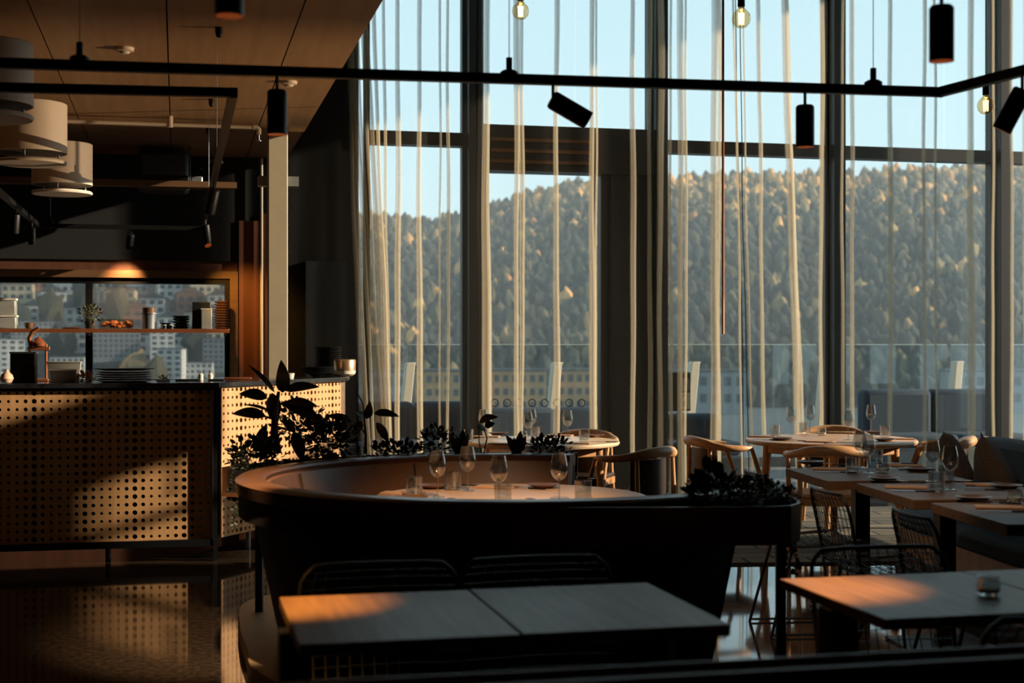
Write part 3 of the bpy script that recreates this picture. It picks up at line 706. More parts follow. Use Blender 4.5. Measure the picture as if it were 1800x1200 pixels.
# ------------------------------------------------------------------ wire chairs
def wire_chair():
    e_ = empty('wire_chair', (0,0,0)); e_['category'] = 'chair'
    prof = [(.22,.455),(.16,.450),(.05,.440),(-.08,.432),(-.17,.44),(-.215,.48),(-.235,.56),(-.255,.66),(-.275,.75),(-.29,.80)]
    def S(u, v):       # u -1..1, v 0..1
        x = v*(len(prof)-1); i = min(int(x), len(prof)-2); t = x-i
        y = prof[i][0]*(1-t)+prof[i+1][0]*t; z = prof[i][1]*(1-t)+prof[i+1][1]*t
        wd = .235
        if v > .85: wd = .235*math.sqrt(max(0, 1-((v-.85)/.17)**2*.45))
        if v < .12: wd = .235*(1-.12*((.12-v)/.12)**2)
        dish = .028*(u*u) if v > .5 else .018*u*u
        return Vector((u*wd, y+(dish if v > .5 else 0), z+(dish if v <= .5 else 0)))
    edge = [S(-1, v/20) for v in range(21)]+[S(-1+.2*k, 1) for k in range(1, 10)]+[S(1, 1-v/20) for v in range(21)]+[S(1-.2*k, 0) for k in range(1, 10)]
    MB().tube(edge, .0075, 8, True).build('frame', M['wire'], e_)
    for nm, v0, v1, nu, nv in (('seat_mesh', 0, .47, 13, 13), ('backrest_mesh', .47, 1, 13, 12)):
        mb = MB()
        for i in range(1, nu):
            u = -1+2*i/nu; mb.tube([S(u, v0+(v1-v0)*k/8) for k in range(9)], .0021, 4, cap=False)
        for j in range(nv+1):
            v = v0+(v1-v0)*j/nv
            if 0 < v < 1: mb.tube([S(-1+.25*k, v) for k in range(9)], .0021, 4, cap=False)
        mb.build(nm, M['wire'], e_)
    for sx in (-1, 1):
        MB().tube([(sx*.19,.14,.448),(sx*.215,.20,0)], .008, 8).build('leg', M['wire'], e_)
        MB().tube([(sx*.19,-.12,.438),(sx*.215,-.235,0)], .008, 8).build('leg', M['wire'], e_)
        MB().tube([(sx*.213,.19,.012),(sx*.213,-.225,.012)], .006, 8).build('runner', M['wire'], e_)
    MB().tube([(-.19,.14,.438),(.19,.14,.438)], .007, 8).build('crossbar', M['wire'], e_)
    return e_
wc = wire_chair(); nwc = 0
def put_chair(loc, rz, label, grp='black wire chairs'):
    global nwc
    clone(wc, nwc == 0, (loc[0], loc[1], 0), rz, label, grp); nwc += 1
# facing local +Y; chairs on the left of the bench row face right
for xs, z, lab, dr_ in ((1.50, 7.42, 'black wire chair at the square table nearest the round oak table', 0), (1.66, 6.50, 'black wire chair at the middle table of the bench row', .04), (1.80, 5.62, 'black wire chair at the nearest table of the bench row', .0)):
    put_chair(W(xs, z), -PI/2+YAW+dr_, lab)
put_chair((FA.x+.305, FA.y+.60), PI, 'black wire chair behind the left foreground table with lamp glow')
put_chair((FA.x+.785, FA.y+.61), PI, 'black wire chair behind the joined grey foreground table')
put_chair((FB.x+.42, FB.y+.60), PI, 'black wire chair behind the foreground table with the candle')
put_chair((FB.x+.34, FB.y-.04), 0.0, 'black wire chair tucked under the front of the candle table')
# ------------------------------------------------------------------ bent wood armchairs
def wood_chair(pad=True):
    e_ = empty('wooden_armchair', (0,0,0)); e_['category'] = 'chair'
    rail, rad = [], []
    for k in range(25):
        a = R_(-28+236*k/24); c1, s1 = math.cos(a), math.sin(a)
        rail.append((.285*c1, -.25*s1-.01, .705+.045*max(0, s1)**2)); rad.append((.012+.013*abs(math.sin(PI*k/24))**.5)*(1.45 if 7 < k < 17 else 1.15))
    MB().tube(rail, rad, 12).build('rail', M['oak'], e_)
    for sx in (-1, 1):
        MB().tube([(sx*.245,.225,0),(sx*.25,.20,.42),(sx*.262,.10,.70)], [.013,.019,.014], 10).build('leg', M['oakleg'], e_)
        MB().tube([(sx*.235,-.27,0),(sx*.205,-.20,.42),(sx*.20,-.19,.73)], [.013,.019,.014], 10).build('leg', M['oakleg'], e_)
        MB().box(sx*.225-.012, sx*.225+.012, -.19, .19, .375, .425).build('side_apron', M['oakleg'], e_)
    MB().box(-.22, .22, .185, .21, .375, .425).build('front_apron', M['oakleg'], e_)
    MB().box(-.20, .20, -.21, -.185, .375, .425).build('rear_apron', M['oakleg'], e_)
    MB().box(-.235, .235, -.20, .225, .425, .455).build('seat', M['leather_dk'] if pad else M['oak'], e_, bevel=.012)
    if pad:
        pts_o = [(.225*math.cos(R_(a)), -.232*math.sin(R_(a))) for a in range(35, 150, 8)]; pts_i = [(.21*math.cos(R_(a)), -.212*math.sin(R_(a))) for a in range(147, 32, -8)]
        MB().prism(pts_o+pts_i, .455, .70).build('backrest', M['leather_dk'], e_)
    return e_
wa, wb = wood_chair(True), wood_chair(False)
def face(px, py, z): p = W((px-900)/F*z, z); return p
def toward(p, q): return math.atan2(q[1]-p[1], q[0]-p[0])-PI/2
G_ = 'bent oak armchairs'
def chair_at(pr, first, xs, z, tgt, label, d=0):
    p = W(xs, z); clone(pr, first, (p[0], p[1], .014 if z > 9.9 and xs > 1 and xs < 3.5 else 0), toward(p, tgt)+d, label, G_)
chair_at(wa, True, 1.54, 10.50, RT, 'oak armchair left of the large round table', .1)
chair_at(wb, True, 2.15, 9.86, RT, 'oak armchair with wooden seat in front of the large round table', .12)
chair_at(wa, False, 3.06, 10.5, RT, 'oak armchair right of the large round table', -.2)
chair_at(wa, False, 2.55, 11.55, RT, 'oak armchair mostly hidden behind the large round table')
chair_at(wa, False, .80, 9.70, LT, 'oak armchair right of the sunlit round table', .30)
chair_at(wa, False, .52, 11.25, LT, 'oak armchair pushed in behind the sunlit round table', .1)
chair_at(wa, False, 3.72, 10.6, (RT.x+3, RT.y-.5), 'oak armchair cut by the right edge of the photo', 0)
# ------------------------------------------------------------------ navy banquette along the right, cushions
bq = empty('banquette', (*W(2.46, 6.97), 0), YAW, 'long dark blue banquette on a wooden base beside the square tables', 'banquette')
MB().box(.02, .62, -3.2, 1.72, .08, .36).build('base', M['oakleg'], bq)
MB().box(0, .62, -3.2, 1.75, .36, .47).build('seat_cushion', M['navy'], bq, bevel=.035)
MB().box(.50, .66, -3.2, 1.75, .47, .90).build('backrest', M['navy'], bq, bevel=.05)
def cushion(loc, rot, s_, label):
    n = 10; vs = []; fs = []
    for sd_ in (1, -1):
        b0 = len(vs)
        for i in range(n+1):
            for j in range(n+1):
                u, v = -1+2*i/n, -1+2*j/n; t = (1-u**4)*(1-v**4); pin = 1-.07*(1-abs(u))*abs(v)**4-.0*u
                vs.append((u*s_/2*(1-.06*(1-v*v)*0), v*s_/2, sd_*.075*t**.6))
        for i in range(n):
            for j in range(n): fs.append((b0+i*(n+1)+j, b0+(i+1)*(n+1)+j, b0+(i+1)*(n+1)+j+1, b0+i*(n+1)+j+1))
    o = MB().add(vs, fs).build('cushion', M['cushion']); o.location = loc; o.rotation_euler = rot
    tag(o, label, 'cushion', 'brown cushions on the banquette')
def on_bq(x, y, z): c1, s1 = math.cos(YAW), math.sin(YAW); p = W(2.46, 6.97); return (p[0]+x*c1-y*s1, p[1]+x*s1+y*c1, z)
cushion(on_bq(.27, 1.45, .69), (R_(65), R_(38), YAW+1.0), .42, 'brown square cushion at the far end of the blue banquette')
cushion(on_bq(.27, .95, .69), (R_(68), R_(45), YAW+1.2), .42, 'brown square cushion nearer the camera on the blue banquette')
# foreground bench seen from behind its top
fb_ = empty('leather_bench', (0,0,0), 0, 'dark leather bench whose top edge runs along the bottom of the photo', 'bench')
ly = FP(1160, 1166, .80)
MB().box(-.62, 5.0, ly.y-.13, ly.y, .30, .79).build('backrest', M['leather_dk'], fb_, bevel=.03)
MB().tube([(-.62, ly.y-.015, .79), (5.0, ly.y-.015, .79)], .014, 10).build('piping', M['leather'], fb_)
MB().tube([(-.62, ly.y-.12, .79), (5.0, ly.y-.12, .79)], .014, 10).build('piping', M['leather'], fb_)
MB().box(-.62, 5.0, ly.y-.62, ly.y-.10, .0, .40).build('seat_base', M['leather_dk'], fb_, bevel=.02)
MB().box(-.6, 4.98, ly.y-.13, ly.y-.01, 0, .30).build('base', M['black'], fb_)
# rug
def rugmat():
    m, nt, b, out = newmat('patchwork_rug'); L = nt.links.new
    tc = nt.nodes.new('ShaderNodeTexCoord'); br = nt.nodes.new('ShaderNodeTexBrick'); br.inputs['Scale'].default_value = 1.6
    br.inputs['Color1'].default_value = lin((150,138,112))+(1,); br.inputs['Color2'].default_value = lin((92,92,84))+(1,); br.inputs['Mortar'].default_value = lin((30,28,26))+(1,)
    br.inputs['Mortar Size'].default_value = .018; br.inputs['Brick Width'].default_value = .7; br.inputs['Row Height'].default_value = .35
    nz = nt.nodes.new('ShaderNodeTexNoise'); nz.inputs['Scale'].default_value = 60; mx = nt.nodes.new('ShaderNodeMix'); mx.data_type = 'RGBA'; mx.blend_type = 'MULTIPLY'; mx.inputs[0].default_value = .6
    L(tc.outputs['Object'], br.inputs[0]); L(tc.outputs['Object'], nz.inputs[0]); L(br.outputs[0], mx.inputs[6]); L(nz.outputs[1], mx.inputs[7]); L(mx.outputs[2], b.inputs[0]); b.inputs['Roughness'].default_value = .95
    return m
rg = empty('rug', (*W(1.35, 9.55), 0), -TH+R_(4), 'grey patchwork rug with dark lines under the large round table', 'rug')
MB().box(-.05, 2.9, 0, 3.2, 0.001, .014).build('pile', rugmat(), rg)
fr = MB()
for k in range(200): x = -.05+2.95*k/199; fr.box(x-.003, x+.003, -.03, 0, .001, .008)
fr.build('fringe', M['cushion'], rg)
# ------------------------------------------------------------------ tableware
def p_wine():
    e_ = empty('wine_glass', (0,0,0)); e_['category'] = 'glass'
    MB().lathe([(.006,.092),(.020,.098),(.033,.113),(.040,.135),(.0405,.150),(.036,.178),(.029,.212),(.0278,.212),(.0348,.178),(.039,.150),(.0385,.136),(.031,.115),(.018,.101),(.0,.098)], 28).build('bowl', M['glass'], e_)
    MB().lathe([(.034,.0),(.035,.0025),(.012,.006),(.0045,.012),(.0038,.06),(.0055,.09),(.0,.095)], 24).build('stem', M['glass'], e_)
    return e_
def p_tumbler():
    e_ = empty('tumbler', (0,0,0)); e_['category'] = 'glass'
    MB().lathe([(.034,0),(.037,.004),(.040,.088),(.0382,.088),(.0352,.012),(.0,.010)], 28).build('wall', M['glass'], e_)
    MB().lathe([(.0345,.0125),(.0365,.038),(.0,.038)], 24).build('water', M['water'], e_)
    return e_
def p_plate():
    e_ = empty('side_plate', (0,0,0)); e_['category'] = 'plate'
    MB().lathe([(.045,0),(.05,.003),(.078,.016),(.080,.018),(.077,.019),(.048,.006),(.0,.005)], 36).build('dish', M['plate'], e_)
    return e_
def p_napkin():
    o = MB().box(-.05,.05,-.10,.10,0,.004).box(-.048,.05,-.098,.099,.0042,.008).build('napkin', M['napkin'], None, bevel=.0015)
    o['category'] = 'napkin'; return o
def p_knife():
    e_ = empty('knife', (0,0,0)); e_['category'] = 'knife'
    MB().prism([(-.008,-.02),(.008,-.02),(.0105,.04),(.007,.095),(-.002,.108),(-.008,.09)], .003, .0045).build('blade', M['steel'], e_)
    MB().box(-.0055,.0055,-.11,-.018,0,.006).build('handle', M['black'], e_, bevel=.002)
    return e_
def p_fork():
    e_ = empty('fork', (0,0,0)); e_['category'] = 'fork'
    mb = MB().prism([(-.004,-.01),(.004,-.01),(.0125,.045),(-.0125,.045)], .006, .008)
    for k in range(3): x = -.0105+.0105*k; mb.box(x-.0018, x+.0018, .045, .088, .006, .009)
    mb.build('tines', M['steel'], e_); MB().box(-.0045,.0045,-.10,-.008,0,.006).build('handle', M['black'], e_, bevel=.0015)
    return e_
def p_jar():
    e_ = empty('candle_glass', (0,0,0)); e_['category'] = 'candle holder'
    MB().lathe([(.028,0),(.034,.006),(.036,.03),(.031,.046),(.033,.055),(.0312,.055),(.029,.046),(.033,.03),(.031,.009),(.0,.008)], 24).build('cup', M['glass'], e_)
    MB().lathe([(.028,.009),(.030,.022),(.0,.022)], 20).build('candle', M['white_paint'], e_)
    return e_
PRO = dict(wine=p_wine(), tumbler=p_tumbler(), plate=p_plate(), napkin=p_napkin(), knife=p_knife(), fork=p_fork(), jar=p_jar())
ONCE = set()
KN = dict(wine='wine glass', tumbler='tumbler of water', plate='brown side plate', napkin='folded beige napkin', knife='dark handled knife', fork='dark handled fork', jar='small glass candle holder')
GN = dict(wine='wine glasses', tumbler='tumblers', plate='side plates', napkin='napkins', knife='knives', fork='forks', jar='candle glasses')
def ware(kind, px, py, rot, label, tname, h=.75, lift=0.001, s=1.0):
    if tname == 'large round oak table': h = .764
    p = FP(px, py, h); o = clone(PRO[kind], kind not in ONCE, (p.x, p.y, h+lift), rot-TH, label, GN[kind]+' on the '+tname)
    if s != 1: o.scale = (s, s, s)
    ONCE.add(kind); return o
B_ = 'booth table'
for px, py, l in ((769,874,'wine glass on the booth table nearest the left end of the booth'),(822,862.5,'wine glass at the back of the booth table between two others'),(877,885,'wine glass at the front middle of the booth table'),(983,880,'wine glass on the booth table furthest right')):
    ware('wine', px, py, 0, l, B_)
for px, py, l in ((728,871,'tumbler of water at the left end of the booth table'),(797,861,'tumbler between the two left wine glasses on the booth table'),(884,886.5,'tumbler in front of the middle wine glass on the booth table'),(1025,879,'tumbler right of the last wine glass on the booth table')):
    ware('tumbler', px, py, 0, l, B_)
for px, py, l in ((724,879.5,'brown side plate at the left front of the booth table'),(762,858,'brown side plate at the back left of the booth table'),(955,857,'brown side plate at the back right of the booth table')):
    ware('plate', px, py, 0, l, B_)
for px, py, r, l in ((708,868,1.35,'folded beige napkin left on the booth table behind the water tumbler'),(872,857,1.2,'folded beige napkin at the back middle of the booth table'),(1048,879,1.5,'folded beige napkin at the right end of the booth table'),(925,886,.3,'folded beige napkin at the front of the booth table')):
    ware('napkin', px, py, r, l, B_)
for px, py, r, l in ((688,873,1.45,'knife at the left end of the booth table'),(1004,884,1.4,'knife at the right front of the booth table'),(806,853,1.3,'knife at the back left of the booth table')):
    ware('knife', px, py, r, l, B_)
for px, py, r, l in ((776,881.5,-.6,'fork at the left front of the booth table'),(945,885.5,.5,'fork at the front right of the booth table'),(926,859,1.1,'fork beside the back right plate of the booth table')):
    ware('fork', px, py, r, l, B_, lift=(.010 if px == 945 else .001))
B_ = 'sunlit round table'
for px, py, l in ((850,769,'wine glass at the left of the sunlit round table'),(935,767,'wine glass at the back middle of the sunlit round table'),(928,775,'wine glass at the front middle of the sunlit round table'),(998,771,'wine glass right on the sunlit round table')): ware('wine', px, py, 0, l, B_)
for px, py, l in ((823,776,'tumbler at the left edge of the sunlit round table'),(1027,776,'tumbler at the right edge of the sunlit round table'),(941,769,'tumbler beside the back wine glass of the sunlit table')): ware('tumbler', px, py, 0, l, B_)
ware('plate', 876, 764, 0, 'side plate standing at the back of the sunlit round table', B_); ware('plate', 1045, 768, 0, 'side plate at the right of the sunlit round table', B_)
for px, py, r, l in ((855,768,1.4,'folded napkin left on the sunlit round table'),(984,766,1.3,'folded napkin at the back right of the sunlit round table'),(1012,780,1.45,'folded napkin at the front right of the sunlit round table'),(885,781,1.3,'folded napkin at the front left of the sunlit round table')): ware('napkin', px, py, r, l, B_)
ware('jar', 920, 770, 0, 'small candle glass in the middle of the sunlit round table', B_)
ware('knife', 1060, 777, 1.4, 'knife at the right edge of the sunlit round table', B_); ware('knife', 950, 779, 1.4, 'knife at the front of the sunlit round table', B_)
B_ = 'large round oak table'; RTH = .764
for px, py, l in ((1390,764,'wine glass at the left of the large round oak table'),(1424,760,'wine glass at the back left of the large round oak table'),(1491,773,'wine glass at the front of the large round oak table'),(1531,758.5,'wine glass at the back right of the large round oak table')): ware('wine', px, py, 0, l, B_)
for px, py, l in ((1363,768,'tumbler at the left edge of the large round oak table'),(1414,762.5,'tumbler between the left wine glasses of the round oak table'),(1556,768,'tumbler at the right of the large round oak table')): ware('tumbler', px, py, 0, l, B_)
ware('jar', 1445, 765, 0, 'small candle glass in the middle of the large round oak table', B_)
ware('plate', 1374, 773.5, 0, 'brown side plate at the front left of the large round oak table', B_); ware('plate', 1555, 775, 0, 'brown side plate at the front right of the large round oak table', B_); ware('plate', 1540, 762, 0, 'pale side plate at the back right of the large round oak table', B_)
for px, py, r, l in ((1340,768,1.3,'folded napkin at the left edge of the large round oak table'),(1478,760.5,1.3,'folded napkin at the back of the large round oak table'),(1442,777,1.1,'folded napkin at the front of the large round oak table'),(1582,772,1.4,'folded napkin at the right edge of the large round oak table')): ware('napkin', px, py, r, l, B_)
ware('knife', 1348, 773, 1.2, 'knife at the left of the large round oak table', B_); ware('knife', 1468, 778.5, -.9, 'knife at the front of the large round oak table', B_); ware('fork', 1400, 775, 1.0, 'fork at the front left of the large round oak table', B_)
for tn, pos in (('first square table', dict(wine=[(1512,822,'wine glass behind another on the first square table'),(1526,831.5,'wine glass in front on the first square table')], tumbler=[(1499,832,'tumbler left of the wine glasses on the first square table'),(1540,817,'tumbler at the back of the first square table')],
      jar=[(1552,830,'small candle glass on the first square table')], plate=[(1424,815.5,'brown side plate at the left of the first square table'),(1616,828,'brown side plate at the right of the first square table')],
      napkin=[(1460,825,'folded napkin left on the first square table'),(1590,819,'folded napkin right on the first square table')], knife=[(1470,830.5,'knife left on the first square table'),(1578,815,'knife at the back right of the first square table')],
      fork=[(1460,817,'fork at the back left of the first square table'),(1577,826,'fork right on the first square table')])),
    ('middle square table', dict(wine=[(1639,846,'wine glass behind the tumbler on the middle square table'),(1670,861,'wine glass in front right on the middle square table')], tumbler=[(1647,864,'tumbler in the middle of the middle square table'),(1664,848,'tumbler hidden behind the wine glasses of the middle table')],
      plate=[(1553,845,'brown side plate at the left of the middle square table'),(1768,858,'brown side plate at the right of the middle square table')], napkin=[(1592,857,'folded napkin left on the middle square table'),(1733,853,'folded napkin right on the middle square table')],
      knife=[(1602,864,'knife left on the middle square table'),(1703,846,'knife at the back right of the middle square table')], fork=[(1592,848,'fork at the back left of the middle square table'),(1728,861,'fork right on the middle square table')])),
    ('nearest square table', dict(plate=[(1711,879.5,'brown side plate on the nearest square table')], jar=[(1784,883,'small candle glass at the right edge of the photo')], napkin=[(1757,893,'folded napkin on the nearest square table')],
      knife=[(1770,900,'knife in front of the napkin on the nearest square table')], fork=[(1752,884,'fork beside the plate on the nearest square table')]))):
    for kd, L_ in pos.items():
        for i, (px, py, l) in enumerate(L_): ware(kd, px, py, {'knife': 1.45, 'fork': 1.2, 'napkin': 1.35}.get(kd, 0), l, tn)
ware('jar', 1738, 1046, 0, 'small dark glass candle holder on the foreground table', 'foreground table', s=.95)
# ------------------------------------------------------------------ kitchen things
CT = 1.197
def thing(name, cat, label, loc, rz=0, group=None): return empty(name, loc, rz, label, cat, group)
def kx(px, Y): return WX(px, Y)
SH = 1.586; SY = D-.17
def stack(name, label, px, Y, z, r, n, dz, m, cat='plate', group=None, prof=None):
    x = kx(px, Y); proto = None
    for k in range(n):
        if proto is None: proto = MB().lathe(prof or [(r*.6,0),(r*.95,dz*.6),(r,dz*1.1),(r*.93,dz*1.1),(r*.55,dz*.35),(0,dz*.35)], 28).build(name, m); o = proto
        else: o = proto.copy(); COL.objects.link(o)
        o.location = (x, Y, z+k*dz*1.12)
        pos = 'lowest' if k == 0 else ('topmost' if k == n-1 else None)
        lab = label+(', %s of its stack' % pos if pos else ', in the middle of its stack')
        tag(o, lab, cat, group or label+' stack')
# shelf
stack('plate', 'brown wooden plate at the right end of the shelf', 390, SY, SH, .066, 11, .020, M['plate'])
stack('bowl', 'black low bowl in the shelf stack', 318, SY, SH, .072, 5, .021, M['blackware'], 'bowl')
e_ = thing('plate_rack', 'rack', 'dark upright stack of trays on the shelf', (kx(354, SY), SY, SH)); 
for k in range(5): MB().box(-.08, .08, -.07+.028*k, -.055+.028*k, 0, .235).build('tray', M['blackware'], e_, bevel=.005)
e_ = thing('plastic_container', 'container', 'small translucent container before the dark trays', (kx(363, SY-.1), SY-.1, SH)); MB().box(-.045,.045,-.03,.03,0,.17).build('body', M['plastic'], e_, bevel=.005); MB().box(-.048,.048,-.033,.033,.17,.178).build('lid', M['white_paint'], e_)
e_ = thing('canister', 'container', 'dark metal canister with tan lid on the shelf', (kx(262, SY), SY, SH)); MB().lathe([(.055,0),(.062,.13),(.075,.132),(.075,.14),(.0,.14)], 28).build('body', M['alu'], e_); MB().lathe([(.058,.14),(.058,.185),(.0,.185)], 28).build('lid', M['plate'], e_)
stack('saucer', 'small dark saucer beside the canister', 291, SY, SH, .045, 3, .016, M['blackware'])
for px, l in ((289,'tiny steel pot left on the shelf front'),(301,'tiny steel pot right on the shelf front')):
    e_ = thing('small_pot', 'pot', l, (kx(px, SY-.1), SY-.1, SH), 0, 'tiny steel pots'); MB().lathe([(.018,0),(.02,.03),(.0,.032)], 20).build('body', M['steel'], e_); MB().lathe([(.021,.032),(.018,.037),(0,.038)], 20).build('lid', M['white_paint'], e_)
e_ = thing('food_box', 'container', 'low clear box of food on the shelf right of the plant', (kx(205, SY), SY, SH))
MB().prism([(-.135,-.07),(.135,-.07),(.135,.07),(-.135,.07)], 0, .004).box(-.14,-.136,-.07,.07,0,.085).box(.136,.14,-.07,.07,0,.085).box(-.14,.14,-.074,-.07,0,.085).box(-.14,.14,.07,.074,0,.085).build('box', glassmat('clear_plastic', (.95,.9,.82), 1.4, .1, .06), e_)
fd = MB(); r_ = random.Random(2)
for k in range(26): fd.lathe([(0,-.016),(.022,-.008),(.024,.006),(0,.02)], 8, (r_.uniform(-.11,.11), r_.uniform(-.045,.045), r_.uniform(.02,.06)))
fd.build('food', mat('bread_crust', (196,120,68), .7, var=.3), e_)
e_ = thing('coffee_cup', 'cup', 'small tan cup on the shelf left of the plant', (kx(51, SY), SY, SH)); MB().lathe([(.022,0),(.034,.02),(.038,.052),(.035,.052),(.030,.02),(0,.008)], 24).build('bowl', M['plate'], e_); MB().tube([(.035,0,.042),(.052,0,.04),(.054,0,.022),(.034,0,.016)], .004, 6).build('handle', M['plate'], e_)
e_ = thing('serving_dish', 'dish', 'shallow tan dish left of the potted herb', (kx(126, SY), SY, SH)); MB().lathe([(.06,0),(.085,.012),(.082,.014),(.05,.005),(0,.005)], 28).build('dish', M['copper'], e_)
e_ = thing('storage_box', 'container', 'clear storage box of dark food at the left edge of the shelf', (kx(8, SY), SY, SH)); MB().box(-.1,.1,-.08,.08,0,.10).box(-.095,.095,-.075,.075,.115,.24).build('box', M['plastic'], e_, bevel=.01); MB().box(-.105,.105,-.085,.085,.10,.115).box(-.10,.10,-.08,.08,.24,.258).build('lid', M['white_paint'], e_)
e_ = thing('potted_herb', 'plant', 'small bushy herb in a pot on the kitchen shelf', (kx(158, SY), SY, SH)); MB().lathe([(.035,0),(.045,.07),(.04,.07),(.0,.06)], 24).build('pot', M['pot'], e_)
def bush(n, c, R, sz, seed, m='leaf', name='foliage', parent=None, flat=.25):
    r_ = random.Random(seed); mb = MB()
    for k in range(n):
        while True:
            p = Vector((r_.uniform(-1,1), r_.uniform(-1,1), r_.uniform(-1,1)))
            if p.length < 1: break
        q = Vector((c[0]+p.x*R[0], c[1]+p.y*R[1], c[2]+p.z*R[2]))
        d_ = (p+Vector((r_.uniform(-.6,.6), r_.uniform(-.6,.6), r_.uniform(-.2,.8)))).normalized(); s_ = d_.cross(Vector((r_.random()-.5, r_.random()-.5, 1))).normalized(); l = sz*r_.uniform(.7,1.3); n_ = d_.cross(s_)
        mb.add([q, q+d_*l*.35+s_*l*.3+n_*l*.05, q+d_*l*.8+s_*l*.24, q+d_*l, q+d_*l*.8-s_*l*.24, q+d_*l*.35-s_*l*.3+n_*l*.05, q+d_*l*.5-n_*l*.08], [(0,1,6),(1,2,6),(2,3,6),(3,4,6),(4,5,6),(5,0,6)])
    for k in range(max(3, n//12)):
        a, b_ = r_.uniform(-.7,.7), r_.uniform(-.7,.7); mb.tube([(c[0], c[1], c[2]-R[2]*1.1), (c[0]+a*R[0], c[1]+b_*R[1], c[2]+R[2]*r_.uniform(.2,.9))], .0015, 4)
    return mb.build(name, M[m], parent)
bush(150, (0,0,.13), (.11,.07,.075), .03, 4, 'leaf2', parent=e_)
# counter, left part
e_ = thing('till', 'machine', 'black box shaped machine with screen on the counter at left', (kx(42, 10.35), 10.35, CT)); MB().box(-.08,.08,-.09,.09,0,.20).build('body', M['black'], e_, bevel=.008); MB().box(-.085,.085,-.10,.095,.195,.205).build('lid', M['alu'], e_); MB().tube([(.0,-.095,.08),(.03,-.11,.10),(.06,-.11,.06),(.03,-.11,.02),(-.01,-.1,.03)], .004, 6, True).build('cable', M['black'], e_)
e_ = thing('juice_press', 'press', 'copper lever juice press behind the black machine', (kx(68, 10.6), 10.6, CT)); cm = M['copper']
MB().box(-.07,.07,-.06,.06,0,.018).build('base', cm, e_, bevel=.004); MB().cyl((.05,0,.018),(.05,0,.26),.009).cyl((-.055,0,.018),(-.055,0,.22),.009).build('column', cm, e_)
MB().box(-.07,.075,-.02,.02,.215,.24).build('crossbar', cm, e_, bevel=.003); MB().lathe([(.0,.235),(.045,.245),(.05,.265),(.02,.30),(0,.31)], 20).build('cone', cm, e_)
MB().tube([(-.05,0,.24),(-.062,0,.30),(-.04,0,.345),(.0,0,.37)], [.014,.016,.013,.015], 10).build('lever', cm, e_)
e_ = thing('white_gourd', 'vegetable', 'pale bulb shaped gourd on the counter at the far left', (kx(12, 10.12), 10.12, CT)); MB().lathe([(.0,0),(.03,.004),(.045,.03),(.036,.055),(.014,.075),(.008,.09),(.0,.093)], 20).build('body', mat('pale_gourd', (226,186,150), .5, var=.2), e_)
bm_ = mat('bin_plastic', (176,172,158), .5, var=.03)
for px, Y, w2, d2, h2, l in ((111, 10.15, .085, .05, .085, 'grey plastic bin in front on the counter'), (113, 10.38, .11, .06, .135, 'white plastic bin behind the grey one')):
    e_ = thing('plastic_bin', 'bin', l, (kx(px, Y), Y, CT), 0)
    MB().add([(sx*w2*(.88+.12*z), sy*d2*(.88+.12*z), z*h2) for z in (0,1) for sx, sy in ((-1,-1),(1,-1),(1,1),(-1,1))]+[(sx*(w2-.008)*(.88+.12*z), sy*(d2-.008)*(.88+.12*z), .006+z*(h2-.006)) for z in (0,1) for sx, sy in ((-1,-1),(1,-1),(1,1),(-1,1))],
        [(0,3,2,1),(0,1,5,4),(1,2,6,5),(2,3,7,6),(3,0,4,7),(8,9,10,11),(8,12,13,9),(9,13,14,10),(10,14,15,11),(11,15,12,8),(4,5,13,12),(5,6,14,13),(6,7,15,14),(7,4,12,15)]).build('body', bm_ if w2 > .1 else M['pot'], e_)
    MB().tube([(-w2,-d2,h2),(w2,-d2,h2),(w2,d2,h2),(-w2,d2,h2)], .005, 6, True).build('rim', bm_, e_)
e_ = thing('dried_flowers', 'flowers', 'small bunch of dried pale flowers on the counter', (kx(152, 10.2), 10.2, CT)); bush(60, (0,0,.035), (.055,.03,.03), .03, 8, 'napkin', 'petals', e_)
mb_p = [(.12,0),(.165,.012),(.17,.018),(.16,.018),(.11,.006),(0,.006)]
stack('platter', 'large dark platter on the counter', 218, 10.25, CT, .17, 5, .0135, M['blackware'], 'plate', None, [(.145,0),(.178,.008),(.182,.011),(.172,.011),(.13,.004),(0,.004)])
e_ = thing('oval_tray', 'tray', 'wide black tray on top of the platter stack', (kx(218, 10.25), 10.25, CT+.079)); MB().lathe([(.13,0),(.20,.010),(.207,.014),(.195,.014),(.12,.004),(0,.004)], 36, sy=.6).build('dish', M['black'], e_)
for px, w2, l in ((330,.085,'flat black tray right of the platters on the counter'),(380,.055,'small flat black tray near the corner post')):
    e_ = thing('serving_tray', 'tray', l, (kx(px, 10.45), 10.45, CT)); MB().box(-w2,w2,-.05,.05,0,.012).build('dish', M['black'], e_, bevel=.004)
e_ = thing('chili_tray', 'tray', 'small tray of dark garnish right of the platters', (kx(287, 10.3), 10.3, CT)); MB().box(-.045,.045,-.04,.04,0,.012).build('dish', M['blackware'], e_); bush(30, (0,0,.022), (.04,.035,.012), .02, 3, 'leaf', 'garnish', e_)
for px, l in ((353,'small squeeze bottle left of another on the kitchen counter'),(370,'small squeeze bottle nearest the corner post')):
    e_ = thing('sauce_bottle', 'bottle', l, (kx(px, 10.6), 10.6, CT), 0, 'small squeeze bottles'); MB().lathe([(.018,0),(.018,.04),(.006,.052),(0,.053)], 16).build('body', M['white_paint'], e_); MB().lathe([(.006,.052),(.002,.075),(0,.076)], 12).build('nozzle', M['plate'], e_)
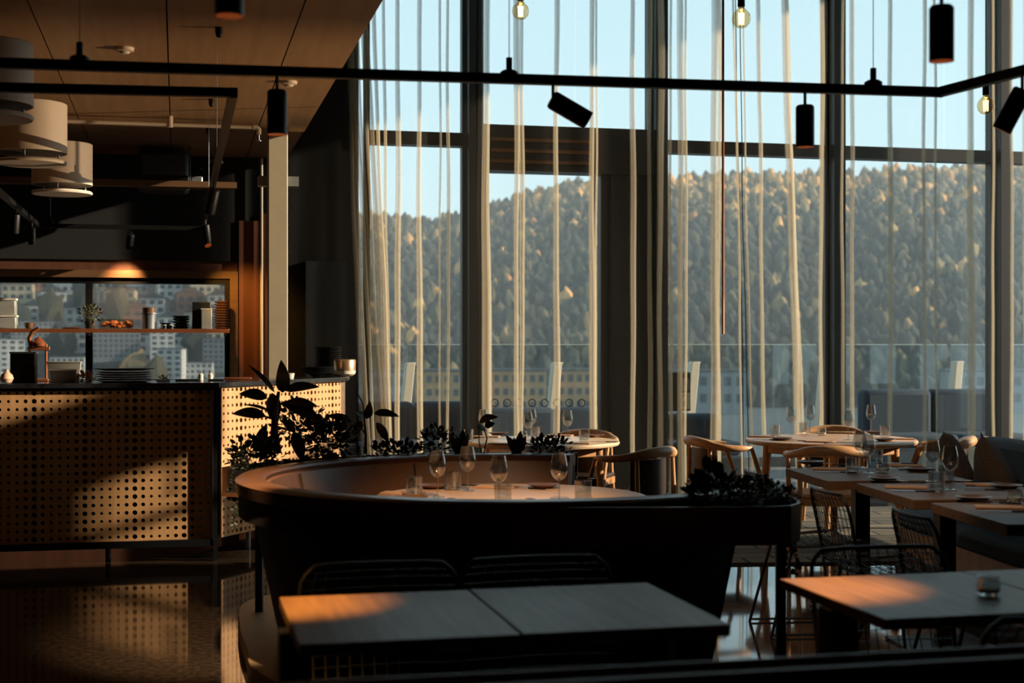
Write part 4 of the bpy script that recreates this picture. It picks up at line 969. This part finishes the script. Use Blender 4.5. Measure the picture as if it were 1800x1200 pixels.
# counter, right part
def cpos(px, d_):   # point on the angled counter: pixel column and distance behind its front edge
    az = TH+math.atan((px-900)/F); o_ = CP+Vector((-CD.y, CD.x))*d_; s_, c_ = math.sin(az), math.cos(az)
    t = (o_.y*s_-o_.x*c_)/(CD.x*c_-CD.y*s_); q = o_+CD*t; return (q.x, q.y, CT)
x, y, z = cpos(557, .18); 
stack('shallow_bowl', 'wide shallow bowl with pale rim on the marble counter', 557, y, CT, .13, 4, .012, M['blackware'], 'bowl', None, [(.03,0),(.06,.022),(.128,.036),(.13,.040),(.122,.040),(.05,.03),(0,.03)])
x, y, z = cpos(577, .42); stack('black_plate', 'black plate in the tall stack behind the shallow bowls', 577, y, CT, .11, 14, .015, M['blackware'])
x, y, z = cpos(606, .16); e_ = thing('metal_container', 'container', 'sunlit brushed metal container at the end of the marble counter', (x, y, z))
MB().lathe([(.06,0),(.085,.018),(.09,.045),(.0,.046)], 28).build('base', M['lamp_white'], e_); MB().lathe([(.088,.046),(.090,.125),(.084,.135),(.0,.137)], 28).build('body', mat('brushed_copper', (214,178,140), .3, metal=.8), e_)
x, y, z = cpos(509, .12); e_ = thing('ramekin', 'cup', 'small white ramekin beside the white column', (x, y, z)); MB().lathe([(.03,0),(.038,.04),(.035,.04),(.03,.01),(0,.008)], 20).build('body', M['white_paint'], e_)
x, y, z = cpos(430, .35); e_ = thing('copper_tray', 'tray', 'flat copper edged tray on the counter before the column', (x-.05, y, z)); MB().box(-.10,.10,-.05,.05,0,.012).build('dish', M['copper'], e_, bevel=.004)

# ------------------------------------------------------------------ ceiling things
def drum(first, x, y, label):
    global DR
    if first:
        e_ = DR = empty('drum_pendant', (0,0,0)); e_['category'] = 'lamp'
        MB().lathe([(.205,.075),(.212,.075),(.212,.37),(.205,.375),(.02,.375)], 56).build('shade', M['lamp_white'], e_)
        MB().lathe([(.205,.075),(.10,.08),(0,.08)], 40).build('inner_disc', M['black'], e_)
        MB().lathe([(.0,.0),(.208,.008),(.214,.02),(.205,.03),(0,.034)], 56).build('lower_disc', M['lamp_white'], e_)
        for k in range(3): a = k*2.1+.4; MB().cyl((.17*math.cos(a), .17*math.sin(a), .03), (.17*math.cos(a), .17*math.sin(a), .078), .006).build('spacer', M['alu'], e_)
        MB().cyl((0,0,.375),(0,0,CEIL-2.53), .006).build('suspension', M['black'], e_)
    clone(DR, first, (x, y, 2.53), 0, label, 'white drum pendants over the counter')
drum(True, -.81, 10.96, 'white drum pendant lamp furthest from the camera'); drum(False, -.86, 9.17, 'white drum pendant lamp in the middle of the row'); drum(False, -.89, 7.38, 'white drum pendant lamp cut by the left edge of the photo')
# tracks
TZ = 2.45
def TP(px, py, h=TZ): return FP(px, py, h)
def rail(name, pts, label, closed=False, top=CEIL, hang=()):
    e_ = empty(name, pts[0], 0, label, 'light track'); o0 = Vector(pts[0])
    for a, b_ in zip(pts, pts[1:]):
        a, b_ = Vector(a)-o0, Vector(b_)-o0; d_ = b_-a; L_ = d_.length; m_ = Matrix.Translation(a) @ Matrix.Rotation(math.atan2(d_.y, d_.x), 4, 'Z')
        MB().box(-.017, L_+.017, -.017, .017, -.018, .018, m_).build('rail', M['black'], e_)
    for p in hang:
        p = Vector(p); t_ = CEIL if p.x < .9 else TOP; q = p-o0
        MB().lathe([(.035,.018),(.035,.03),(.022,.038),(.012,.04),(.012,.085),(0,.086)], 14, tuple(q)).build('hanger', M['black'], e_)
        MB().cyl(q+Vector((0,0,.08)), q+Vector((0,0,t_-p.z)), .0018, None, 6).build('cable', M['alu'], e_)
    return e_
m0, m1, m2 = TP(-260, 103), TP(1652, 162), TP(1995, 74)
m2 = m1+(m2-m1)*2.4
rail('track', [m0, m1, m2], 'long black lighting track crossing the whole photo', hang=[TP(140, 116), TP(895, 141), TP(1535, 158)])
l0, l1 = TP(-300, 147), TP(410, 163); 
az_ = Vector((-.0, 1, 0)); l2 = Vector((l1.x, 12.75, TZ)); l3 = Vector((l1.x-1.35, 12.75, TZ)); l4 = Vector((l3.x, 8.2, TZ))
rail('kitchen_track', [l0, l1, l2, l3, l4], 'black rectangular lighting track hung over the kitchen', hang=[(l1.x, 8.3, TZ), (l1.x, 10.4, TZ), (l3.x, 9.4, TZ), (l3.x+.1, 12.7, TZ)])
n0 = Vector((*W(-1.6, 3.55), 2.53)); n1 = Vector((*W(2.4, 4.35), 2.53)); rail('near_track', [n0, n1], 'black lighting track just above the top edge of the photo', hang=[n0+(n1-n0)*.1, n0+(n1-n0)*.9])
sp = empty('spotlight', (0,0,0)); sp['category'] = 'spotlight'
MB().lathe([(.034,-.155),(.036,-.155),(.036,.0),(.030,.008),(0,.010)], 28).build('housing', M['black'], sp)
MB().lathe([(.034,-.155),(.020,-.12),(.0,-.115)], 24).build('reflector', M['brass_in'], sp)
SPN = 0; ST = []
def spot(at, tilt, yaw, label, mount=True, s=1.0, power=0, target=None, size=40, blend=.6, m=None):
    """at: point on the track; the head hangs .06 below it"""
    global SPN
    p = Vector(at)-Vector((0, 0, .075*s))
    first = SPN == 0; SPN += 1
    o = clone(sp, first, p, 0, label, 'cylinder spotlights on the tracks'); 
    if target is not None:
        v = Vector(target)-p; o.rotation_euler = v.to_track_quat('-Z', 'Y').to_euler()
    else: o.rotation_euler = (tilt, 0, yaw)
    o.scale = (s, s, s)
    o.rotation_mode = 'XYZ'
    R3 = o.rotation_euler.to_matrix().inverted()
    ST.append((o, R3, s)); return_ = None
    if False: st = MB().tube([R3 @ Vector((0,0,-.03)) if False else Vector((0,0,0)), (R3 @ Vector((0,0,.075*s-.016)))/s], .006/s, 6)
    if power and target is not None:
        q = p+(Vector(target)-p).normalized()*.16*s
        light('SPOT', 'spot_lamp', q, target, power, spot_size=math.radians(size), spot_blend=blend, shadow_soft_size=.02)
    return o
def on_track(px):
    t = None; a, b_ = (m0, m1) if px < 1652 else (m1, m2)
    az = TH+math.atan((px-900)/F); s_, c_ = math.sin(az), math.cos(az); d_ = b_-a; t = (a.y*s_-a.x*c_)/(d_.x*c_-d_.y*s_); return a+d_*t
spot(on_track(487), 0, 0, 'black cylinder spotlight hanging straight down left of the white column')
spot(on_track(972), 0, 0, 'black cylinder spotlight tilted to the right before the door', target=on_track(972)+Vector(W(.62, .1)).to_3d()+Vector((0,0,-.42)))
spot(on_track(1415), 0, 0, 'black cylinder spotlight hanging straight down in front of the mullion')
spot(on_track(1797), .5, .8, 'black cylinder spotlight cut by the right edge of the photo')
q = FZ(1655, -20, 4.25); q.z = 2.51; spot(q, 0, 0, 'large near cylinder spotlight hanging at the top right', s=1.0, power=0)
q = FZ(403, -20, 3.62); q.z = 2.50; spot(q, 0, 0, 'large near cylinder spotlight at the top left', s=1.0)
kp = lambda y: Vector((l1.x, y, TZ))
spot(kp(8.9), .5, .4, 'dark spotlight tilted on the right side of the kitchen track', s=.95)
spot(kp(11.6), .4, -.3, 'spotlight beside the white column on the kitchen track', s=.85)
spot(kp(12.4), -.6, .5, 'spotlight at the rear corner of the kitchen track', s=.85)
spot(Vector((kx(230, 12.75), 12.75, TZ)), 0, 0, 'spotlight glowing onto the wall above the kitchen window', s=.85, power=70, target=(kx(216, D), D-.02, 1.93), size=70, blend=1)
spot(Vector((l3.x, 8.75, TZ)), .1, 0, 'pale lit spotlight at the left of the kitchen track', s=.7)
spot(Vector((l3.x, 11.0, TZ)), .3, .3, 'dark spotlight tilted on the left side of the kitchen track', s=.85)
spot(Vector((l3.x, 12.2, TZ)), .1, 0, 'dark spotlight at the rear left of the kitchen track', s=.85)
for o, R3, s in ST: MB().tube([(0,0,0), (R3 @ Vector((0,0,.075*s-.016)))/s], .006/s, 6).build('stem', M['black'], o)
# bulbs
bl = empty('globe_bulb', (0,0,0)); bl['category'] = 'bulb'
MB().lathe([(.0,-.048),(.025,-.041),(.042,-.022),(.0475,.0),(.042,.024),(.026,.042),(.014,.055),(.013,.062)], 28).build('globe', glassmat('amber_glass', (1,.84,.60), 1.45, .05, .10), bl)
fm_ = mat('filament', (255,200,120), .5, emit=(255,190,110), es=45)
mb = MB()
for k in range(6): a = k*PI/3; mb.cyl((.011*math.cos(a), .011*math.sin(a), -.028), (.013*math.cos(a), .013*math.sin(a), .028), .0018, None, 6)
mb.build('filament', fm_, bl)
MB().lathe([(.016,.058),(.018,.062),(.018,.115),(.008,.125),(0,.126)], 16).build('socket', M['black'], bl)
MB().cyl((0,0,.12),(0,0,TOP-2.9), .0022, None, 6).build('cord', M['black'], bl)
for i, (px, py, z, l) in enumerate(((915,20,8.0,'glowing globe bulb left at the top of the photo'),(1303,33,7.2,'glowing globe bulb in the middle at the top of the photo'),(1733,186,7.9,'glowing globe bulb right below the track'))):
    clone(bl, i == 0, FZ(px, py, z), 0, l, 'hanging globe bulbs')
# copper rod lamp
p = FZ(1271, 587, 9.6); e_ = empty('rod_pendant', p, 0, 'thin copper rod pendant hanging in front of the curtains', 'lamp')
MB().cyl((0,0,0),(0,0,TOP-p.z-.6), .0085, None, 10).build('rod', mat('bright_copper', (222,146,96), .35, metal=.1), e_); MB().cyl((0,0,TOP-p.z-.6),(0,0,TOP-p.z), .003, None, 6).build('cord', M['black'], e_)
# smoke detectors, pipe, sprinkler
for i, (px, py, l) in enumerate(((219,84,'white smoke detector on the ceiling at left'),(508,143,'white smoke detector on the ceiling behind the spotlight'))):
    p = FP(px, py, CEIL); e_ = empty('smoke_detector', p, 0, l, 'smoke detector', 'smoke detectors'); MB().lathe([(.0,-.035),(.022,-.034),(.03,-.022),(.05,-.018),(.052,0),(0,0)], 28).build('body', M['lamp_white'], e_)
p0, p1 = FP(118, 217, CEIL-.06), FP(452, 224, CEIL-.06); p0.x = -1.3; p0.y = p1.y
e_ = empty('sprinkler_pipe', p1, 0, 'pale sprinkler pipe with elbow running along the ceiling', 'pipe'); MB().tube([(p0.x-p1.x, 0, 0), (0,0,0)], .014, 10).build('pipe', M['lamp_white'], e_)
MB().tube([(-.03,0,0),(0,0,0),(.012,0,-.012),(.012,0,-.05)], .018, 10).build('elbow', M['lamp_white'], e_); MB().lathe([(.02,-.10),(.02,-.095),(.006,-.09),(.006,-.05)], 12, (.012,0,0)).build('sprinkler', M['steel'], e_)
MB().lathe([(.02,-.02),(.022,.0),(.02,.06),(0,.06)], 12, (-.62,0,0)).build('clamp', M['lamp_white'], e_)
for i, (px, py, l) in enumerate(((385,48,'small black cable holder on the ceiling nearest the camera'),(372,174,'small black cable holder on the ceiling behind the track corner'),(367,224,'small black cable holder at the edge of the lit ceiling'))):
    p = FP(px, py, CEIL); e_ = empty('cable_holder', p, 0, l, 'cable holder', 'cable holders on the ceiling'); MB().lathe([(.0,-.055),(.014,-.05),(.02,-.03),(.02,-.0),(0,0)], 14).build('body', M['black'], e_)
# AC unit and duct rail at the rear
e_ = empty('air_conditioner', (kx(288, 12.6), 12.6, CEIL-.36), 0, 'dark grey ceiling air unit above the kitchen window', 'air unit')
MB().box(-.22, .22, -.2, .2, 0, .335).build('body', mat('unit_grey', (58,60,60), .5), e_, bevel=.05); MB().box(-.2,.2,-.206,-.2,.06,.12).build('grille', M['black'], e_); MB().box(.225,.32,-.1,.1,.04,.13).build('valve_box', M['alu'], e_, bevel=.01)
e_ = empty('cable_tray', (XL, 12.35, 2.755), 0, 'pale horizontal cable tray under the rear ceiling', 'cable tray'); MB().box(0, kx(416,12.35)-XL, -.06, .06, 0, .05).build('tray', M['frame_wood'], e_)
for x in (2.2, 4.2, 5.6): MB().cyl((x,0,.05),(x,0,CEIL-2.755),.006,None,8).build('hanger', M['black'], e_)
_c = W((487.5-900)*11.15/F, 11.15); e_ = empty('pipe_bracket', (_c[0], _c[1]+.13, 2.68), 0, 'grey metal bracket fixed to the white column', 'bracket'); MB().box(-.14,.17,-.06,.06,0,.075).build('plate', M['alu'], e_)
# ------------------------------------------------------------------ plants in the planter troughs
def leaf_mb(mb, p0, p1, wd, up, droop=.1, n=7):
    p0, p1 = Vector(p0), Vector(p1); d_ = p1-p0; L_ = d_.length; s_ = d_.cross(up).normalized(); n_ = s_.cross(d_).normalized(); vs = []
    for i in range(n+1):
        t = i/n; c_ = p0+d_*t+n_*(math.sin(t*PI)*droop*L_); h_ = wd/2*(math.sin(PI*min(1, t**.75))**.8 if 0 < t < 1 else .02)
        vs += [c_-s_*h_+n_*h_*.25, c_, c_+s_*h_+n_*h_*.25]
    fs = []
    for i in range(n):
        for k in range(2): fs.append((3*i+k, 3*i+k+1, 3*i+k+4, 3*i+k+3))
    return mb.add(vs, fs)
VIEW = Vector((SN, CS, 0))
def leaf_plant(name, label, cat, z, base, leaves, stems, m='leaf'):
    b0 = FZ(base[0], base[1], z); e_ = empty(name, b0, 0, label, cat)
    L2 = lambda q, dz=0: FZ(q[0], q[1], z+dz)-b0
    for i, (a, b_, w_) in enumerate(leaves):
        dz = ((i*37) % 5-2)*.03
        leaf_mb(MB(), L2(a), L2(b_, dz), w_, -VIEW+Vector((0,0,.75)) if abs(b_[1]-a[1]) < abs(b_[0]-a[0])*1.2 else -VIEW+Vector((.3,0,.1)), .10).build('leaf', M[m], e_)
    for st, r in stems: MB().tube([L2(q) for q in st], r, 8).build('stem', M['stem'], e_)
    return e_
leaf_plant('dieffenbachia', 'tall leafy plant with big dark leaves against the perforated counter', 'plant', 7.55, (488,797),
  [((497,690),(494,632),.075),((470,700),(420,692),.07),((500,687),(562,680),.062),((498,706),(566,743),.085),((468,732),(408,727),.068),((483,690),(436,641),.03),((516,758),(532,812),.07),((478,690),(482,742),.08),
   ((474,722),(427,711),.02),((496,738),(520,760),.05),((505,706),(560,715),.05),((470,745),(440,790),.04),((482,760),(455,812),.05)],
  [([(488,797),(482,760),(484,720),(490,688)],[.022,.02,.016,.008]),([(484,720),(470,702)],.006),([(487,715),(500,706)],.006),([(486,735),(468,733)],.006),([(488,750),(516,758)],.006)])
leaf_plant('dieffenbachia', 'smaller leafy plant with drooping leaf in front of the gathered curtain', 'plant', 7.75, (642,797),
  [((644,736),(650,704),.05),((657,726),(702,732),.05),((661,742),(682,776),.05),((618,741),(572,731),.05),((636,738),(622,762),.045),((640,740),(624,722),.05),((612,752),(566,744),.04)],
  [([(642,797),(643,765),(640,732)],[.009,.007,.005]),([(640,732),(638,710),(630,694),(622,690)],.004),([(643,765),(630,742),(618,741)],.004)])
leaf_plant('arrowhead_plant', 'dark plant with rounded leaves on thin stems before the sunlit table', 'plant', 7.95, (850,797),
  [((842,742),(876,733),.055),((852,750),(870,744),.05),((838,752),(856,757),.05)], [([(850,797),(856,770),(850,750)],.004),([(846,797),(842,775),(842,745)],.003)])
for (bx, by), l, hs in (((907,797),'dark pointed succulent in the planter before the sunlit table', 40), ((806,797),'dark pointed succulent left of the rounded leaf plant', 44)):
    leaf_plant('pointed_succulent', l, 'plant', 7.95, (bx, by), [((bx,by),(bx-18,by-hs*.82),.05),((bx,by),(bx-4,by-hs*.7),.05),((bx,by),(bx+8,by-hs),.05),((bx,by),(bx+18,by-hs*.8),.045)], [])
def bushy(name, label, px, py, z, R, n, sz, seed, m='leaf'):
    p = FZ(px, py, z); e_ = empty(name, p, 0, label, 'plant'); bush(n, (0,0,0), R, sz, seed, m, 'foliage', e_); return e_
bushy('jade_plant', 'dark bushy jade plant in front of the left curtain', 768, 775, 7.95, (.095,.08,.085), 130, .035, 21)
bushy('bushy_plant', 'dark low bush at the left end of the planter', 452, 800, 7.35, (.14,.12,.10), 260, .04, 22)
bushy('bushy_plant', 'dark leafy bush between the two tall leafy plants', 575, 772, 7.65, (.16,.10,.11), 300, .045, 23)
bushy('bushy_plant', 'low dark ground cover before the curtain', 695, 795, 7.85, (.22,.08,.05), 260, .035, 24)
bushy('bushy_plant', 'low dark herb right of the pointed succulent', 962, 787, 7.95, (.13,.08,.055), 240, .032, 25)
bushy('bushy_plant', 'thin leafy shoots at the far left of the planter', 520, 740, 7.7, (.13,.08,.12), 160, .04, 26, 'leaf2')
bushy('bushy_plant', 'big dark leafy plant at the right end of the booth', 1252, 868, 5.72, (.07,.08,.085), 110, .06, 27)
bushy('bushy_plant', 'dark bushy herb in the right end of the planter', 1315, 865, 5.66, (.14,.09,.06), 520, .022, 28, 'leaf2')
bushy('bushy_plant', 'dark trailing herb spilling over the right end of the planter', 1372, 878, 5.75, (.075,.09,.06), 300, .022, 29, 'leaf2')
def vine(label, starts, z, seed, lf=.022):
    r_ = random.Random(seed); p = FZ(*starts[0][0], z); e_ = empty('trailing_vine', p, 0, label, 'plant', 'trailing vines on the planter'); st = MB(); lv = MB()
    for a, b_ in starts:
        pts = [FZ(a[0]+(b_[0]-a[0])*t/10+2*math.sin(t*1.3+a[0]), a[1]+(b_[1]-a[1])*t/10, z)-p for t in range(11)]
        st.tube(pts, .0018, 4)
        for i in range(10):
            for k in range(4):
                q = pts[i].lerp(pts[i+1], k/4); d_ = Vector((r_.uniform(-1,1), r_.uniform(-.6,.6), r_.uniform(-.7,.2))).normalized()
                leaf_mb(lv, q, q+d_*lf*r_.uniform(.8,1.5), lf*.8, Vector((.2,-1,.4)), .1, 3)
    st.build('stem', M['stem'], e_); lv.build('foliage', M['leaf'], e_)
vine('vines trailing over the left end of the planter', [((424,790),(412,850)),((416,800),(404,880)),((430,800),(422,905)),((425,815),(410,930)),((432,800),(428,870))], 7.2, 5)
vine('vines trailing from the right end of the booth planter', [((1385,880),(1393,960)),((1376,885),(1377,1012)),((1392,885),(1398,1010)),((1380,880),(1386,940))], 5.62, 6)
vine('thin vine hanging down the back right of the planter', [((1003,800),(1008,845)),((1001,805),(1005,880))], 7.95, 7)
# ------------------------------------------------------------------ lamps' light on tables, added unseen spot brightening the ceiling
WARM = (1.0, .46, .08)
light('SPOT', 'spot_lamp', FZ(403, -20, 3.62)-Vector((0,0,.16)), (FA.x+.02, FA.y+.56, .75), 330, WARM, spot_size=R_(25), spot_blend=1, shadow_soft_size=.02)
light('SPOT', 'spot_lamp', Vector((*FZ(1655, -20, 4.25).xy, 2.24)), (FB.x+.04, FB.y+.50, .75), 340, WARM, spot_size=R_(27), spot_blend=1, shadow_soft_size=.02)
light('SPOT', 'spot_lamp', on_track(972)-Vector((0,0,.22)), (BC[0]-.05, BC[1]+.1, .75), 200, (1,.68,.42), spot_size=R_(41), spot_blend=.8, shadow_soft_size=.03)
light('SPOT', 'spot_lamp', on_track(487)-Vector((0,0,.25)), (*W(-1.42, 7.0), .1), 480, (1,.72,.46), spot_size=R_(36), spot_blend=.8, shadow_soft_size=.03)
light('SPOT', 'spot_lamp', kp(12.4)-Vector((0,0,.2)), (.62, D, 1.7), 45, WARM, spot_size=R_(60), spot_blend=1, shadow_soft_size=.03)
light('SPOT', 'spot_lamp', on_track(1415)-Vector((0,0,.25)), (*W(2.1, 7.2), .75), 60, (1,.74,.50), spot_size=R_(70), spot_blend=.9, shadow_soft_size=.03)
light('SPOT', 'added_ceiling_light', (9.9, 6.4, .5), (-1.0, 9.6, CEIL), 3200, (1,.66,.40), spot_size=R_(22), spot_blend=.9, shadow_soft_size=.02)  # added light without a fitting, for the ceiling the low sun misses
